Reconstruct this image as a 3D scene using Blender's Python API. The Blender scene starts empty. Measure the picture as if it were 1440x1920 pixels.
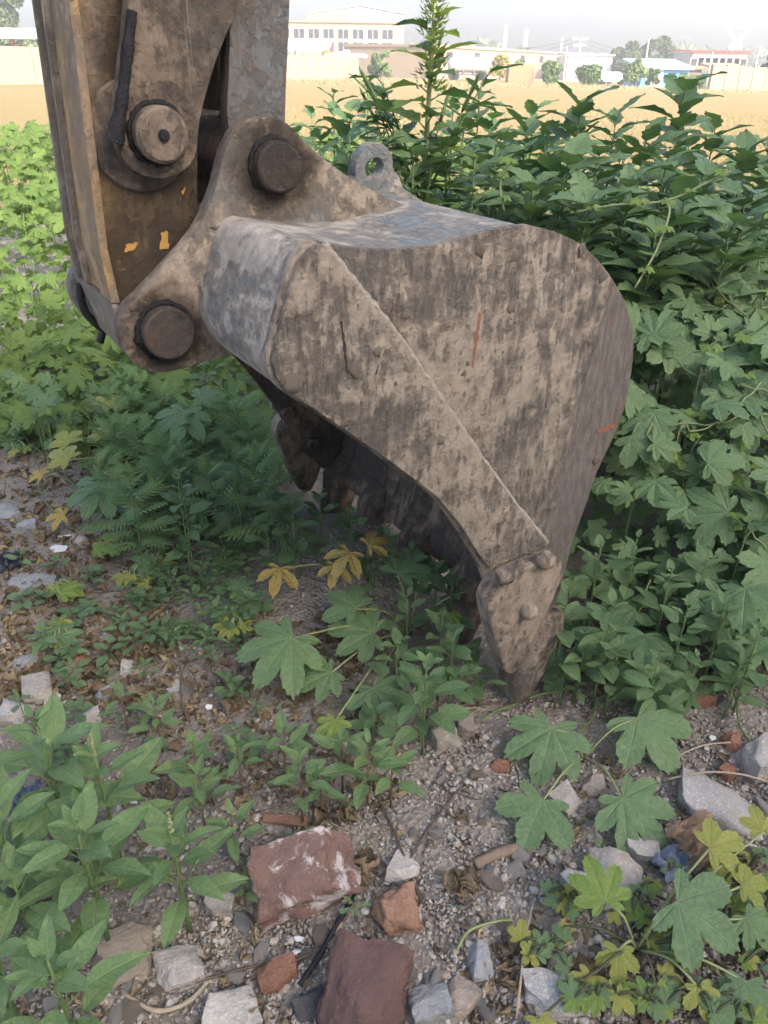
import bpy, bmesh, math, random
import numpy as np
from mathutils import Matrix, Vector, noise as mn

sc = bpy.context.scene
COL = sc.collection
rnd = random.Random(7)
R = math.radians

# ------------------------------------------------------------------ camera
F, PITCH, ROLL, CAMH = 1440.0, R(30.2), R(0.8), 1.5
cp, sp = math.cos(PITCH), math.sin(PITCH)
_R0, _U0 = Vector((1, 0, 0)), Vector((0, sp, cp))
FW = Vector((0, cp, -sp))
RT = _R0*math.cos(ROLL) + _U0*math.sin(ROLL)
UP = _U0*math.cos(ROLL) - _R0*math.sin(ROLL)
CAM = Vector((0, 0, CAMH))
cd = bpy.data.cameras.new('camera')
cam = bpy.data.objects.new('camera', cd); COL.objects.link(cam)
cd.sensor_fit = 'VERTICAL'; cd.sensor_height = 24; cd.lens = F/1920*24
cd.clip_start = 0.02; cd.clip_end = 3000
m3 = Matrix((RT, UP, -FW)).transposed()
cam.matrix_world = Matrix.Translation(CAM) @ m3.to_4x4()
sc.camera = cam

# ------------------------------------------------------------------ sky, sun, exposure
SUN_H = Vector((0.72, -0.694, 0)).normalized()     # horizontal direction towards the sun
SUN_E = R(30.7)
sdir = SUN_H*math.cos(SUN_E) + Vector((0, 0, math.sin(SUN_E)))
world = bpy.data.worlds.new('World'); sc.world = world; world.use_nodes = True
wn = world.node_tree.nodes; wl = world.node_tree.links
sky = wn.new('ShaderNodeTexSky'); sky.sky_type = 'NISHITA'; sky.sun_disc = False
sky.sun_elevation = SUN_E
sky.sun_rotation = math.atan2(SUN_H.x, SUN_H.y)
sky.air_density = 0.75; sky.dust_density = 6.0; sky.ozone_density = 0.6
wl.new(sky.outputs[0], wn['Background'].inputs[0]); wn['Background'].inputs[1].default_value = 0.15
sl = bpy.data.lights.new('sun', 'SUN'); sl.energy = 2.0; sl.angle = R(0.6); sl.color = (1, 0.93, 0.82)
so = bpy.data.objects.new('sun', sl); COL.objects.link(so)
so.rotation_euler = sdir.to_track_quat('Z', 'Y').to_euler()
so.location = (8, -12, 12)
sc.view_settings.view_transform = 'Standard'; sc.view_settings.look = 'None'
sc.view_settings.exposure = 1.92; sc.view_settings.gamma = 1; sc.view_settings.use_curve_mapping = False
sc.cycles.max_bounces = 6; sc.cycles.diffuse_bounces = 3; sc.cycles.transmission_bounces = 4
sc.cycles.volume_bounces = 0; sc.cycles.transparent_max_bounces = 6
sc.cycles.caustics_reflective = False; sc.cycles.caustics_refractive = False

# ------------------------------------------------------------------ pixel <-> place
def ray(x, y): return (FW*F + RT*(x-720) + UP*(960-y)).normalized()
def at_z(x, y, z=0.0):
    d = ray(x, y); return CAM + d*((z-CAMH)/d.z)
def at_y(x, y, Y):
    d = ray(x, y); return CAM + d*(Y/d.y)
def on_ground(x, y, h=0.0):
    p = at_z(x, y, h)
    for _ in range(3): p = at_z(x, y, zt(p.x, p.y)+h)
    return p
BA = R(33)
BU = Vector((math.cos(BA), math.sin(BA), 0)); BW = Vector((-math.sin(BA), math.cos(BA), 0))
BP = at_z(965, 1305, 0.0)
def uv(x, y, w=0.0):
    d = ray(x, y); q = CAM + d*(((BP+BW*w-CAM).dot(BW))/d.dot(BW)) - BP
    return (q.dot(BU), q.z)
def buck(u, w, z): return BP + BU*u + BW*w + Vector((0, 0, z))

def sstep(a, b, x):
    t = np.clip((x-a)/(b-a), 0, 1); return t*t*(3-2*t)
def zt(x, y):
    x = np.asarray(x, float); y = np.asarray(y, float)
    z = .018*np.sin(2.1*x+.5)*np.cos(1.7*y+.3) + .010*np.sin(5.3*x+1.2*y) + .005*np.sin(13*x-7*y+1) + .004*np.sin(23*y+9*x)
    near = 1-sstep(4, 9, np.hypot(x, y))
    z = z*near
    du = (x-BP.x)*BU.x+(y-BP.y)*BU.y; dw = (x-BP.x)*BW.x+(y-BP.y)*BW.y
    z = z + .17*np.exp(-((du+.05)/.42)**2-((dw-.68)/.36)**2)
    z = z - .02*np.exp(-(du/.12)**2-(dw/.12)**2)
    z = z + .10*sstep(-.2, -1.6, x)*sstep(1.2, 2.6, y)*(1-sstep(5, 9, y))
    z = z - .00012*np.clip(x, 0, 60)*np.clip(y-10, 0, 110)
    return float(z) if z.ndim == 0 else z

# ------------------------------------------------------------------ object helpers
def tag(o, label=None, cat=None, group=None, kind=None):
    if label: o['label'] = label
    if cat: o['category'] = cat
    if group: o['group'] = group
    if kind: o['kind'] = kind
    return o
def link(name, me, parent=None, M=None):
    o = bpy.data.objects.new(name, me); COL.objects.link(o)
    if parent is not None: o.parent = parent
    if M is not None: o.matrix_basis = M
    return o
def thing(name, label, cat, group=None, loc=(0, 0, 0), rz=0.0):
    o = link(name, None); o.location = loc; o.rotation_euler = (0, 0, rz); o.empty_display_size = .05
    return tag(o, label, cat, group)
def mesh_np(name, V, T, mat=None, smooth=False, UV=None, mats=None, midx=None):
    V = np.asarray(V, np.float32); T = np.asarray(T, np.int32)
    me = bpy.data.meshes.new(name)
    me.vertices.add(len(V)); me.vertices.foreach_set('co', V.ravel())
    k = T.shape[1]
    me.loops.add(T.size); me.loops.foreach_set('vertex_index', T.ravel())
    me.polygons.add(len(T)); me.polygons.foreach_set('loop_start', np.arange(0, T.size, k, dtype=np.int32))
    me.polygons.foreach_set('loop_total', np.full(len(T), k, np.int32))
    if smooth: me.polygons.foreach_set('use_smooth', np.ones(len(T), bool))
    if UV is not None:
        l = me.uv_layers.new(name='UVMap'); l.data.foreach_set('uv', np.asarray(UV, np.float32).ravel())
    for m in (mats or ([mat] if mat else [])): me.materials.append(m)
    if midx is not None: me.polygons.foreach_set('material_index', np.asarray(midx, np.int32))
    me.update(calc_edges=True); me.validate()
    return me
class MB:
    def __init__(s): s.v = []; s.f = []
    def add(s, vs, fs):
        b = len(s.v); s.v += [tuple(v) for v in vs]; s.f += [tuple(i+b for i in f) for f in fs]; return s
    def box(s, x0, x1, y0, y1, z0, z1):
        return s.add([(x0,y0,z0),(x1,y0,z0),(x1,y1,z0),(x0,y1,z0),(x0,y0,z1),(x1,y0,z1),(x1,y1,z1),(x0,y1,z1)],
                     [(3,2,1,0),(4,5,6,7),(0,1,5,4),(1,2,6,5),(2,3,7,6),(3,0,4,7)])
    def tube(s, pts, rad, n=6, cap=True):
        pts = [Vector(p) for p in pts]
        if not hasattr(rad, '__len__'): rad = [rad]*len(pts)
        vs = []; fs = []
        ref = None
        for i, p in enumerate(pts):
            d = (pts[min(i+1, len(pts)-1)]-pts[max(i-1, 0)]).normalized()
            if ref is None:
                ref = Vector((0, 0, 1)) if abs(d.z) < .9 else Vector((1, 0, 0))
            a = (ref - d*ref.dot(d)).normalized(); ref = a; b = d.cross(a)
            for k in range(n):
                t = 2*math.pi*k/n
                vs.append(p + (a*math.cos(t)+b*math.sin(t))*rad[i])
        for i in range(len(pts)-1):
            for k in range(n):
                k2 = (k+1) % n
                fs.append((i*n+k, i*n+k2, (i+1)*n+k2, (i+1)*n+k))
        if cap: fs.append(tuple(range(n-1, -1, -1))); fs.append(tuple((len(pts)-1)*n+k for k in range(n)))
        return s.add(vs, fs)
    def loft(s, rings, cap=True):
        n = len(rings[0]); vs = [p for r in rings for p in r]; fs = []
        for i in range(len(rings)-1):
            for k in range(n):
                k2 = (k+1) % n
                fs.append((i*n+k, i*n+k2, (i+1)*n+k2, (i+1)*n+k))
        if cap: fs.append(tuple(range(n-1, -1, -1))); fs.append(tuple((len(rings)-1)*n+k for k in range(n)))
        return s.add(vs, fs)
    def mesh(s, name, mat, smooth=False, bevel=0, seg=2, auto=None):
        me = bpy.data.meshes.new(name); me.from_pydata([tuple(v) for v in s.v], [], s.f)
        bm = bmesh.new(); bm.from_mesh(me)
        bmesh.ops.recalc_face_normals(bm, faces=bm.faces)
        if bevel:
            ed = [e for e in bm.edges if len(e.link_faces) == 2 and e.calc_face_angle(0) > R(28)]
            bmesh.ops.bevel(bm, geom=ed, offset=bevel, segments=seg, affect='EDGES', profile=.6, clamp_overlap=True)
        if auto is not None:
            for f in bm.faces: f.smooth = True
            for e in bm.edges:
                e.smooth = not (len(e.link_faces) == 2 and e.calc_face_angle(0) > R(auto))
        elif smooth:
            for f in bm.faces: f.smooth = True
        bm.to_mesh(me); bm.free(); me.materials.append(mat)
        return me
    def obj(s, name, mat, parent=None, M=None, **k):
        return link(name, s.mesh(name, mat, **k), parent, M)
def plate(outline, w0, w1, name, mat, parent, bevel=.004, **k):
    """flat plate: outline in (u,z), thickness along w"""
    n = len(outline)
    mb = MB(); mb.add([(u, w0, z) for u, z in outline]+[(u, w1, z) for u, z in outline],
        [tuple(range(n)), tuple(range(2*n-1, n-1, -1))]+[(i, (i+1) % n, n+(i+1) % n, n+i) for i in range(n)])
    return mb.obj(name, mat, parent, bevel=bevel, auto=35, **k)
def smoothpath(pts, n=6, closed=False):
    """Catmull-Rom through points"""
    out = []; N = len(pts); P = [Vector(p) for p in pts]
    rng = range(N if closed else N-1)
    for i in rng:
        a = P[(i-1) % N] if closed or i > 0 else P[0]; b = P[i]; c = P[(i+1) % N]
        d = P[(i+2) % N] if closed or i+2 < N else P[-1]
        for k in range(n):
            t = k/n
            out.append(.5*((2*b)+(c-a)*t+(2*a-5*b+4*c-d)*t*t+(3*b-a-3*c+d)*t**3))
    if not closed: out.append(P[-1])
    return out

# ------------------------------------------------------------------ materials
class NT:
    def __init__(s, name):
        s.m = bpy.data.materials.new(name); s.m.use_nodes = True
        s.n = s.m.node_tree.nodes; s.l = s.m.node_tree.links
        s.b = s.n['Principled BSDF']; s.out = s.n['Material Output']
        s.b.inputs['Specular IOR Level'].default_value = .3
    def set(s, sock, v):
        if v is None: return
        if hasattr(v, 'is_output') or isinstance(v, bpy.types.NodeSocket): s.l.new(v, sock)
        else: sock.default_value = v if not (isinstance(v, tuple) and len(v) == 3 and sock.type == 'RGBA') else (*v, 1)
    def node(s, t, **kw):
        n = s.n.new('ShaderNode'+t)
        for k, v in kw.items():
            if hasattr(n, k): setattr(n, k, v)
        return n
    def tc(s, which='Object'): return s.node('TexCoord').outputs[which]
    def map(s, vec, scale=(1,1,1), rot=(0,0,0), loc=(0,0,0)):
        n = s.node('Mapping'); s.l.new(vec, n.inputs[0])
        n.inputs['Scale'].default_value = scale; n.inputs['Rotation'].default_value = rot; n.inputs['Location'].default_value = loc
        return n.outputs[0]
    def noise(s, vec, scale=5, detail=4, rough=.6, dist=0.0, out=0):
        n = s.node('TexNoise'); s.l.new(vec, n.inputs['Vector'])
        n.inputs['Scale'].default_value = scale; n.inputs['Detail'].default_value = detail
        n.inputs['Roughness'].default_value = rough; n.inputs['Distortion'].default_value = dist
        return n.outputs[out]
    def voro(s, vec, scale=5, feature='F1', out=0, rand=1.0):
        n = s.node('TexVoronoi', feature=feature); s.l.new(vec, n.inputs['Vector']); n.inputs['Scale'].default_value = scale
        n.inputs['Randomness'].default_value = rand
        return n.outputs[out]
    def math(s, op, a, b=None, c=None, clamp=False):
        n = s.node('Math', operation=op); n.use_clamp = clamp
        for i, v in enumerate((a, b, c)):
            if v is not None: s.set(n.inputs[i], v)
        return n.outputs[0]
    def ramp(s, fac, lo, hi, a=0.0, b=1.0):
        n = s.node('MapRange'); n.interpolation_type = 'SMOOTHSTEP'; s.set(n.inputs[0], fac)
        for i, v in zip((1, 2, 3, 4), (lo, hi, a, b)): n.inputs[i].default_value = v
        return n.outputs[0]
    def mix(s, fac, a, b, mode='MIX'):
        n = s.node('Mix', data_type='RGBA', blend_type=mode)
        s.set(n.inputs[0], fac); s.set(n.inputs[6], a); s.set(n.inputs[7], b)
        return n.outputs[2]
    def bump(s, h, dist=.01, strength=1.0, nrm=None):
        n = s.node('Bump'); s.l.new(h, n.inputs['Height']); n.inputs['Distance'].default_value = dist
        n.inputs['Strength'].default_value = strength
        if nrm is not None: s.l.new(nrm, n.inputs['Normal'])
        return n.outputs[0]
    def col(s, c): s.set(s.b.inputs['Base Color'], c)
    def rough(s, v): s.set(s.b.inputs['Roughness'], v)
    def nrm(s, v): s.l.new(v, s.b.inputs['Normal'])
    def rand(s): return s.node('ObjectInfo').outputs['Random']

def plain(name, c, rough=.8, nscale=8, var=.25, bump=.0, metal=0.0):
    t = NT(name); v = t.tc(); n = t.noise(v, nscale, 5)
    dark = tuple(x*(1-var) for x in c); lite = tuple(min(1, x*(1+var)) for x in c)
    t.col(t.mix(n, dark, lite)); t.rough(rough); t.b.inputs['Metallic'].default_value = metal
    if bump: t.nrm(t.bump(n, bump))
    return t.m

def leafmat(name, c1, c2, vein=(.16,.25,.10), trans=(.16,.30,.05), tf=.28, rough=.5, nv=9., blot=None, veinw=.9):
    t = NT(name)
    r = t.rand()
    uvn = t.tc('UV'); sep = t.node('SeparateXYZ'); t.l.new(uvn, sep.inputs[0])
    s_, v_ = sep.outputs[0], sep.outputs[1]
    ab = t.math('ABSOLUTE', s_)
    mid = t.ramp(ab, .006, .022, 1, 0)
    ph = t.math('FRACT', t.math('MULTIPLY', t.math('SUBTRACT', v_, t.math('MULTIPLY', ab, .8)), nv))
    side = t.ramp(t.math('ABSOLUTE', t.math('SUBTRACT', ph, .5)), .02, .12, 1, 0)
    ob = t.tc('Object'); n1 = t.noise(ob, 14, 3, .6)
    n2 = t.noise(ob, 60, 3, .6)
    base = t.mix(r, c1, c2)
    base = t.mix(t.ramp(n1, .35, .7, 0, .5), base, tuple(min(1, x*1.7) for x in c2))
    base = t.mix(t.ramp(n2, .5, .75, 0, .25), base, tuple(x*.5 for x in c1))
    vm = t.math('MAXIMUM', mid, t.math('MULTIPLY', side, .45))
    col = t.mix(t.math('MULTIPLY', vm, veinw*.6), base, vein)
    if blot:
        bl = t.ramp(t.noise(ob, 9, 4, .7), .56, .64)
        col = t.mix(t.math('MULTIPLY', bl, blot[3]), col, blot[:3])
    t.col(col); t.rough(rough); t.b.inputs['Specular IOR Level'].default_value = .35
    h = t.math('ADD', t.math('MULTIPLY', vm, -1.0), t.math('MULTIPLY', n2, .4))
    t.nrm(t.bump(h, .004, .6))
    tr = t.node('BsdfTranslucent'); t.set(tr.inputs[0], t.mix(.65, col, trans))
    mx = t.node('MixShader'); mx.inputs[0].default_value = tf
    t.l.new(t.b.outputs[0], mx.inputs[1]); t.l.new(tr.outputs[0], mx.inputs[2]); t.l.new(mx.outputs[0], t.out.inputs[0])
    return t.m

def mudsteel(name, steel=(.055,.052,.05), mud=(.30,.235,.175), amt=.5, streak=(26,26,6), rot=(0,R(14),0), paint=None, rust=.35, pins=None, rough=.75, seed=0, band=None):
    t = NT(name); ob = t.map(t.tc(), loc=(seed, seed*.7, seed*.3))
    st = t.noise(t.map(ob, streak, rot), 1, 6, .65, .3)
    st2 = t.noise(t.map(ob, tuple(x*3 for x in streak), rot), 1, 4, .7)
    big = t.noise(ob, 5, 5, .6, .4); fine = t.noise(ob, 120, 4, .7); med = t.noise(ob, 28, 5, .65)
    f = t.math('ADD', t.math('ADD', t.math('MULTIPLY', st, .26), t.math('MULTIPLY', st2, .26)), t.math('ADD', t.math('MULTIPLY', big, .38), t.math('ADD', t.math('MULTIPLY', med, .24), t.math('MULTIPLY', fine, .16))))
    crust = t.noise(ob, 55, 9, .82, .2)
    f = t.math('ADD', f, t.math('MULTIPLY', t.math('SUBTRACT', crust, .5), .26))
    f = t.math('ADD', f, t.math('MULTIPLY', t.math('SUBTRACT', t.noise(ob, 2.3, 3, .55, .3), .5), .32))
    if band:
        sx = t.node('SeparateXYZ'); t.l.new(t.tc(), sx.inputs[0])
        bd = t.math('ADD', t.math('MULTIPLY', sx.outputs[0], band[0]), t.math('ADD', t.math('MULTIPLY', sx.outputs[2], band[1]), t.math('MULTIPLY', t.math('SUBTRACT', med, .5), .05)))
        f = t.math('SUBTRACT', f, t.ramp(bd, band[2]-.006, band[2]+.006, 0, .17))
    mask = t.ramp(f, .800-amt*.3, .940-amt*.3)
    base = t.mix(t.ramp(st2, .35, .7), steel, tuple(x*2.1 for x in steel))
    if paint:
        pm = t.ramp(t.noise(t.map(ob, (9,9,3), rot), 1, 5, .7, .5), .42, .58)
        base = t.mix(pm, base, paint)
    rm = t.ramp(t.noise(ob, 11, 6, .7, .6), .62-rust*.2, .72)
    base = t.mix(t.math('MULTIPLY', rm, .7), base, (.15, .075, .038))
    mudc = t.mix(t.ramp(med, .3, .7), tuple(x*.72 for x in mud), tuple(x*1.15 for x in mud))
    mudc = t.mix(t.ramp(fine, .45, .75, 0, .45), mudc, tuple(x*.45 for x in mud))
    c = t.mix(t.math('ADD', .12, t.math('MULTIPLY', mask, .88)), base, mudc)
    scr = t.ramp(t.noise(t.map(ob, (150, 150, 3.0), (0, R(20), 0)), 1, 3, .6), .64, .70)
    c = t.mix(t.math('MULTIPLY', scr, .35), c, (.38, .36, .33))
    scd = t.ramp(t.noise(t.map(ob, (170, 170, 4.5), (0, R(10), 0)), 1, 4, .7), .60, .68)
    c = t.mix(t.math('MULTIPLY', scd, .28), c, tuple(x*.75 for x in steel))
    rg = rough
    if pins:
        g = None
        for (pu, pw, pz, rr) in pins:
            vd = t.node('VectorMath', operation='DISTANCE'); t.l.new(t.tc(), vd.inputs[0]); vd.inputs[1].default_value = (pu, pw, pz)
            k = t.ramp(t.math('ADD', vd.outputs['Value'], t.math('MULTIPLY', t.math('SUBTRACT', med, .5), .07)), rr*.55, rr*1.35, 1, 0)
            g = k if g is None else t.math('MAXIMUM', g, k)
        c = t.mix(t.math('MULTIPLY', g, .50), c, (.15, .095, .058))
        g2 = t.math('POWER', g, 3.0)
        c = t.mix(t.math('MULTIPLY', g2, .8), c, (.042, .034, .028))
    t.col(c); t.rough(rg); t.b.inputs['Specular IOR Level'].default_value = .25
    h = t.math('ADD', t.math('MULTIPLY', mask, t.math('ADD', .6, t.math('MULTIPLY', med, .9))), t.math('ADD', t.math('MULTIPLY', fine, .3), t.math('MULTIPLY', crust, .6)))
    t.nrm(t.bump(h, .007, .8))
    return t.m
# ================================================================== GROUND
t = NT('soil'); ob = t.tc()
n1 = t.noise(ob, 3, 6, .65); n2 = t.noise(ob, 26, 6, .7); n3 = t.noise(ob, 160, 4, .7); vr = t.voro(ob, 75)
c = t.mix(n1, (.34, .302, .258), (.45, .412, .362))
c = t.mix(t.ramp(n2, .48, .68, 0, .6), c, (.25, .212, .175))
c = t.mix(t.ramp(n3, .5, .7, 0, .6), c, (.50, .46, .41))
c = t.mix(t.ramp(t.noise(ob, 1.7, 4, .6), .52, .66, 0, .45), c, (.22, .18, .145))
t.col(c); t.rough(.95); t.b.inputs['Specular IOR Level'].default_value = .1
t.nrm(t.bump(t.math('ADD', t.math('ADD', n2, t.math('MULTIPLY', n3, .5)), t.math('MULTIPLY', vr, .6)), .026, 1.0))
M_SOIL = t.m
def axis(near0, near1, step, far0, far1, g):
    a = list(np.arange(near0, near1+1e-6, step)); s = step
    while a[-1] < far1: s *= g; a.append(a[-1]+s)
    s = step
    while a[0] > far0: s *= g; a.insert(0, a[0]-s)
    return np.array(a)
gx = axis(-1.9, 1.9, .016, -300, 300, 1.13); gy = axis(.35, 3.4, .016, -45, 360, 1.13)
GX, GY = np.meshgrid(gx, gy)
GZ = zt(GX.ravel(), GY.ravel())
fine = np.array([mn.fractal(Vector((x*9, y*9, 3.1)), 0.9, 2.1, 5)*.009 + mn.noise(Vector((x*45, y*45, 1)))*.0035 if abs(x) < 4 and -.5 < y < 6 else 0 for x, y in zip(GX.ravel(), GY.ravel())])
GZ = GZ+fine
nx, ny = len(gx), len(gy)
ii = np.arange(nx*ny).reshape(ny, nx)
T = np.stack([ii[:-1, :-1], ii[:-1, 1:], ii[1:, 1:], ii[1:, :-1]], -1).reshape(-1, 4)
ground = link('ground', mesh_np('ground', np.stack([GX.ravel(), GY.ravel(), GZ], 1), T, M_SOIL, True))
tag(ground, 'bare dusty brown soil strewn with rubble', None, None, 'structure')

t = NT('stubble'); ob = t.tc()
row = t.noise(t.map(ob, (.10, 1.6, 1)), 1, 5, .7); n2 = t.noise(ob, 2.4, 6, .7); n3 = t.noise(ob, 30, 4, .7); pat = t.noise(t.map(ob, (.02, .12, 1)), 1, 3, .5)
c = t.mix(row, (.235, .18, .085), (.33, .26, .13))
c = t.mix(t.ramp(n2, .5, .7, 0, .5), c, (.20, .15, .068))
c = t.mix(t.ramp(n3, .45, .75, 0, .5), c, (.37, .305, .175))
c = t.mix(t.ramp(pat, .58, .7, 0, .4), c, (.19, .18, .085))
t.col(c); t.rough(.95); t.b.inputs['Specular IOR Level'].default_value = .1
t.nrm(t.bump(t.math('ADD', n3, row), .05, .8))
M_STUB = t.m
fx = np.linspace(-130, 150, 71); fy = np.concatenate([np.linspace(8.5, 30, 22), np.linspace(34, 135, 30)])
FX, FY = np.meshgrid(fx, fy); FZ = zt(FX.ravel(), FY.ravel())+.03
ii = np.arange(FX.size).reshape(FX.shape)
T = np.stack([ii[:-1, :-1], ii[:-1, 1:], ii[1:, 1:], ii[1:, :-1]], -1).reshape(-1, 4)
fld = link('stubble_field', mesh_np('stubble_field', np.stack([FX.ravel(), FY.ravel(), FZ], 1), T, M_STUB, True))
tag(fld, 'harvested straw yellow field lying in full sun', None, None, 'structure')
# short cut straw standing in the nearer part of the field
rs = np.random.RandomState(5); nb = 16000
bx = rs.uniform(-9, 13, nb); by = 8.8+rs.uniform(0, 1, nb)**1.6*26
k = rs.uniform(-.33, .47, nb); bx = by*k*1.05
by = np.round(by/.16)*.16+rs.normal(0, .02, nb)
bz = zt(bx, by)+.02; h = rs.uniform(.03, .08, nb); a = rs.uniform(0, 6.28, nb); lx = rs.normal(0, .03, nb); wd = .004+.0004*by
V = np.stack([np.stack([bx-np.cos(a)*wd, by-np.sin(a)*wd, bz], 1), np.stack([bx+np.cos(a)*wd, by+np.sin(a)*wd, bz], 1), np.stack([bx+lx, by+lx, bz+h], 1)], 1).reshape(-1, 3)
M_STRAW = plain('straw', (.32, .25, .12), .9, 3, .35)
st = link('straw_stubble', mesh_np('straw_stubble', V, np.arange(nb*3).reshape(-1, 3), M_STRAW))
tag(st, 'short cut straw stalks standing across the yellow field', 'stubble', None, 'stuff')

# ================================================================== BACKGROUND BUILT THINGS
M_CREAM = plain('cream_render', (.31, .245, .18), .9, .5, .12); M_WHITE = plain('white_sheet', (.62, .62, .62), .6, .4, .05)
M_BEIGE = plain('beige_wall', (.30, .23, .18), .9, .8, .18); M_BEIGE2 = plain('beige_wall_pale', (.27, .205, .16), .9, .8, .15)
M_GLASS = NT('window_glass'); M_GLASS.col((.05, .055, .06)); M_GLASS.rough(.15); M_GLASS = M_GLASS.m
M_FRAME = plain('window_frame', (.7, .7, .68), .6); M_BLUE = plain('blue_sheet', (.10, .36, .68), .6, .7, .15); M_BLUER = plain('blue_roof', (.34, .58, .78), .5, .7, .12)
M_RED = plain('red_trim', (.55, .06, .06), .6); M_GREY = plain('grey_concrete', (.42, .42, .42), .9, 2, .15); M_DARK = plain('dark_grey', (.12, .12, .13), .7)
M_BROWN = plain('rust_brown', (.36, .22, .13), .9, 2, .3); M_STEEL = plain('galvanised', (.55, .56, .58), .5, 3, .1); M_TANK = plain('tank_shell', (.42, .43, .44), .35, 1, .08)
M_TYRE = plain('tyre', (.03, .03, .03), .9); M_CORR = NT('corrugated_white'); 
_c = M_CORR; _w = _c.node('TexWave'); _c.l.new(_c.tc(), _w.inputs[0]); _w.inputs['Scale'].default_value = 2.0
_c.col((.55, .55, .55)); _c.nrm(_c.bump(_w.outputs[1], .04)); M_CORR = _c.m

def g_at(p): return zt(p.x, p.y)
def windows(par, x0, x1, y, zrows, n, w, h, skip=()):
    for z in zrows:
        for i in range(n):
            if i in skip: continue
            cx = x0+(x1-x0)*(i+.5)/n
            f = MB()
            f.box(cx-w/2-.08, cx+w/2+.08, y-.09, y-.002, z-h/2-.08, z-h/2); f.box(cx-w/2-.08, cx+w/2+.08, y-.09, y-.002, z+h/2, z+h/2+.08)
            f.box(cx-w/2-.08, cx-w/2, y-.09, y-.002, z-h/2, z+h/2); f.box(cx+w/2, cx+w/2+.08, y-.09, y-.002, z-h/2, z+h/2); f.box(cx-.03, cx+.03, y-.085, y-.002, z-h/2, z+h/2)
            wo = f.obj('window', M_FRAME, par)
            MB().box(cx-w/2, cx+w/2, y-.05, y-.004, z-h/2, z+h/2).obj('pane', M_GLASS, wo)

# factory: three-storey beige block in front of a white gabled hall
Yf = 165.0
a = at_y(500, 100, Yf); b = at_y(745, 100, Yf); zt_top = at_y(640, 43, Yf).z
fac = thing('factory_building', 'beige three-storey factory block with rows of dark windows', 'building', None, (0, 0, 0))
MB().box(a.x-14, b.x, Yf, Yf+13, -1, zt_top).obj('wall', M_CREAM, fac)
MB().box(a.x-14.3, b.x+.3, Yf-.3, Yf+13.3, zt_top, zt_top+.35).obj('parapet', M_BEIGE2, fac)
pr0 = at_y(603, 28, Yf); pr1 = at_y(647, 28, Yf)
MB().box(pr0.x-3, pr1.x, Yf+3, Yf+9, zt_top+.352, pr0.z+.3).obj('stair_tower', M_BEIGE, fac)
z1 = at_y(660, 64, Yf).z; z2 = at_y(660, 88, Yf).z
nwin = 11; windows(fac, a.x-6, b.x-.5, Yf, [z1, z2, z2-3.4], nwin, 2.0, 1.55)
hall = thing('gabled_hall', 'large white sheet metal hall with shallow gable behind factory block', 'building')
Yh = 190.0
l = at_y(590, 24, Yh); pk = at_y(677, 11, Yh); r = at_y(757, 27, Yh)
MB().add([(l.x, Yh, -1), (r.x, Yh, -1), (r.x, Yh, r.z), (pk.x, Yh, pk.z), (l.x, Yh, l.z), (l.x, Yh+30, -1), (r.x, Yh+30, -1), (r.x, Yh+30, r.z), (pk.x, Yh+30, pk.z), (l.x, Yh+30, l.z)],
   [(0,1,2,3,4), (9,8,7,6,5), (0,5,6,1), (1,6,7,2), (0,4,9,5)]).obj('wall', M_CORR, hall)
MB().add([(l.x-.4, Yh-.4, l.z+.02), (pk.x, Yh-.4, pk.z+.05), (r.x+.4, Yh-.4, r.z+.02), (l.x-.4, Yh+30, l.z+.02), (pk.x, Yh+30, pk.z+.05), (r.x+.4, Yh+30, r.z+.02),
          (l.x-.4, Yh-.4, l.z+.3), (pk.x, Yh-.4, pk.z+.33), (r.x+.4, Yh-.4, r.z+.3), (l.x-.4, Yh+30, l.z+.3), (pk.x, Yh+30, pk.z+.33), (r.x+.4, Yh+30, r.z+.3)],
   [(6,7,10,9), (7,8,11,10), (0,3,4,1), (1,4,5,2), (0,1,7,6), (1,2,8,7), (3,9,10,4), (4,10,11,5), (0,6,9,3), (2,5,11,8)]).obj('roof', M_WHITE, hall)

def wall_run(name, label, p0, p1, h, seg, mat, copemat):
    d = (p1-p0); d.z = 0; L = d.length; rz = math.atan2(d.y, d.x)
    th = thing(name, label, 'wall', None, (p0.x, p0.y, zt(p0.x, p0.y)-.4), rz)
    n = int(L/seg); me = MB().box(.02, seg-.02, -.1, .1, 0, h+.4).mesh('panel', mat); mp = MB().box(-.12, .12, -.16, .16, 0, h+.52).mesh('pillar', copemat)
    zz = (zt(p1.x, p1.y)-zt(p0.x, p0.y))/max(n, 1)
    for i in range(n):
        link('panel', me, th, Matrix.Translation((i*seg, 0, zz*i)))
        link('pillar', mp, th, Matrix.Translation((i*seg, 0, zz*i)))
    return th
wl0 = at_z(-330, 165, 0); wl1 = at_z(690, 148, 0)
wall_run('boundary_wall', 'long pinkish beige boundary wall along far edge of field, behind the excavator arm', wl0, wl1, 2.3, 3.0, M_BEIGE2, M_BEIGE)
pw0 = at_y(1328, 172, 86); pw1 = at_y(1500, 172, 93)
wall_run('boundary_wall', 'beige panel wall with pillars beside the small white shed', Vector((pw0.x, 86, 0)), Vector((pw1.x, 93, 0)), 2.1, 2.0, M_BEIGE2, M_BEIGE)

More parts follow.
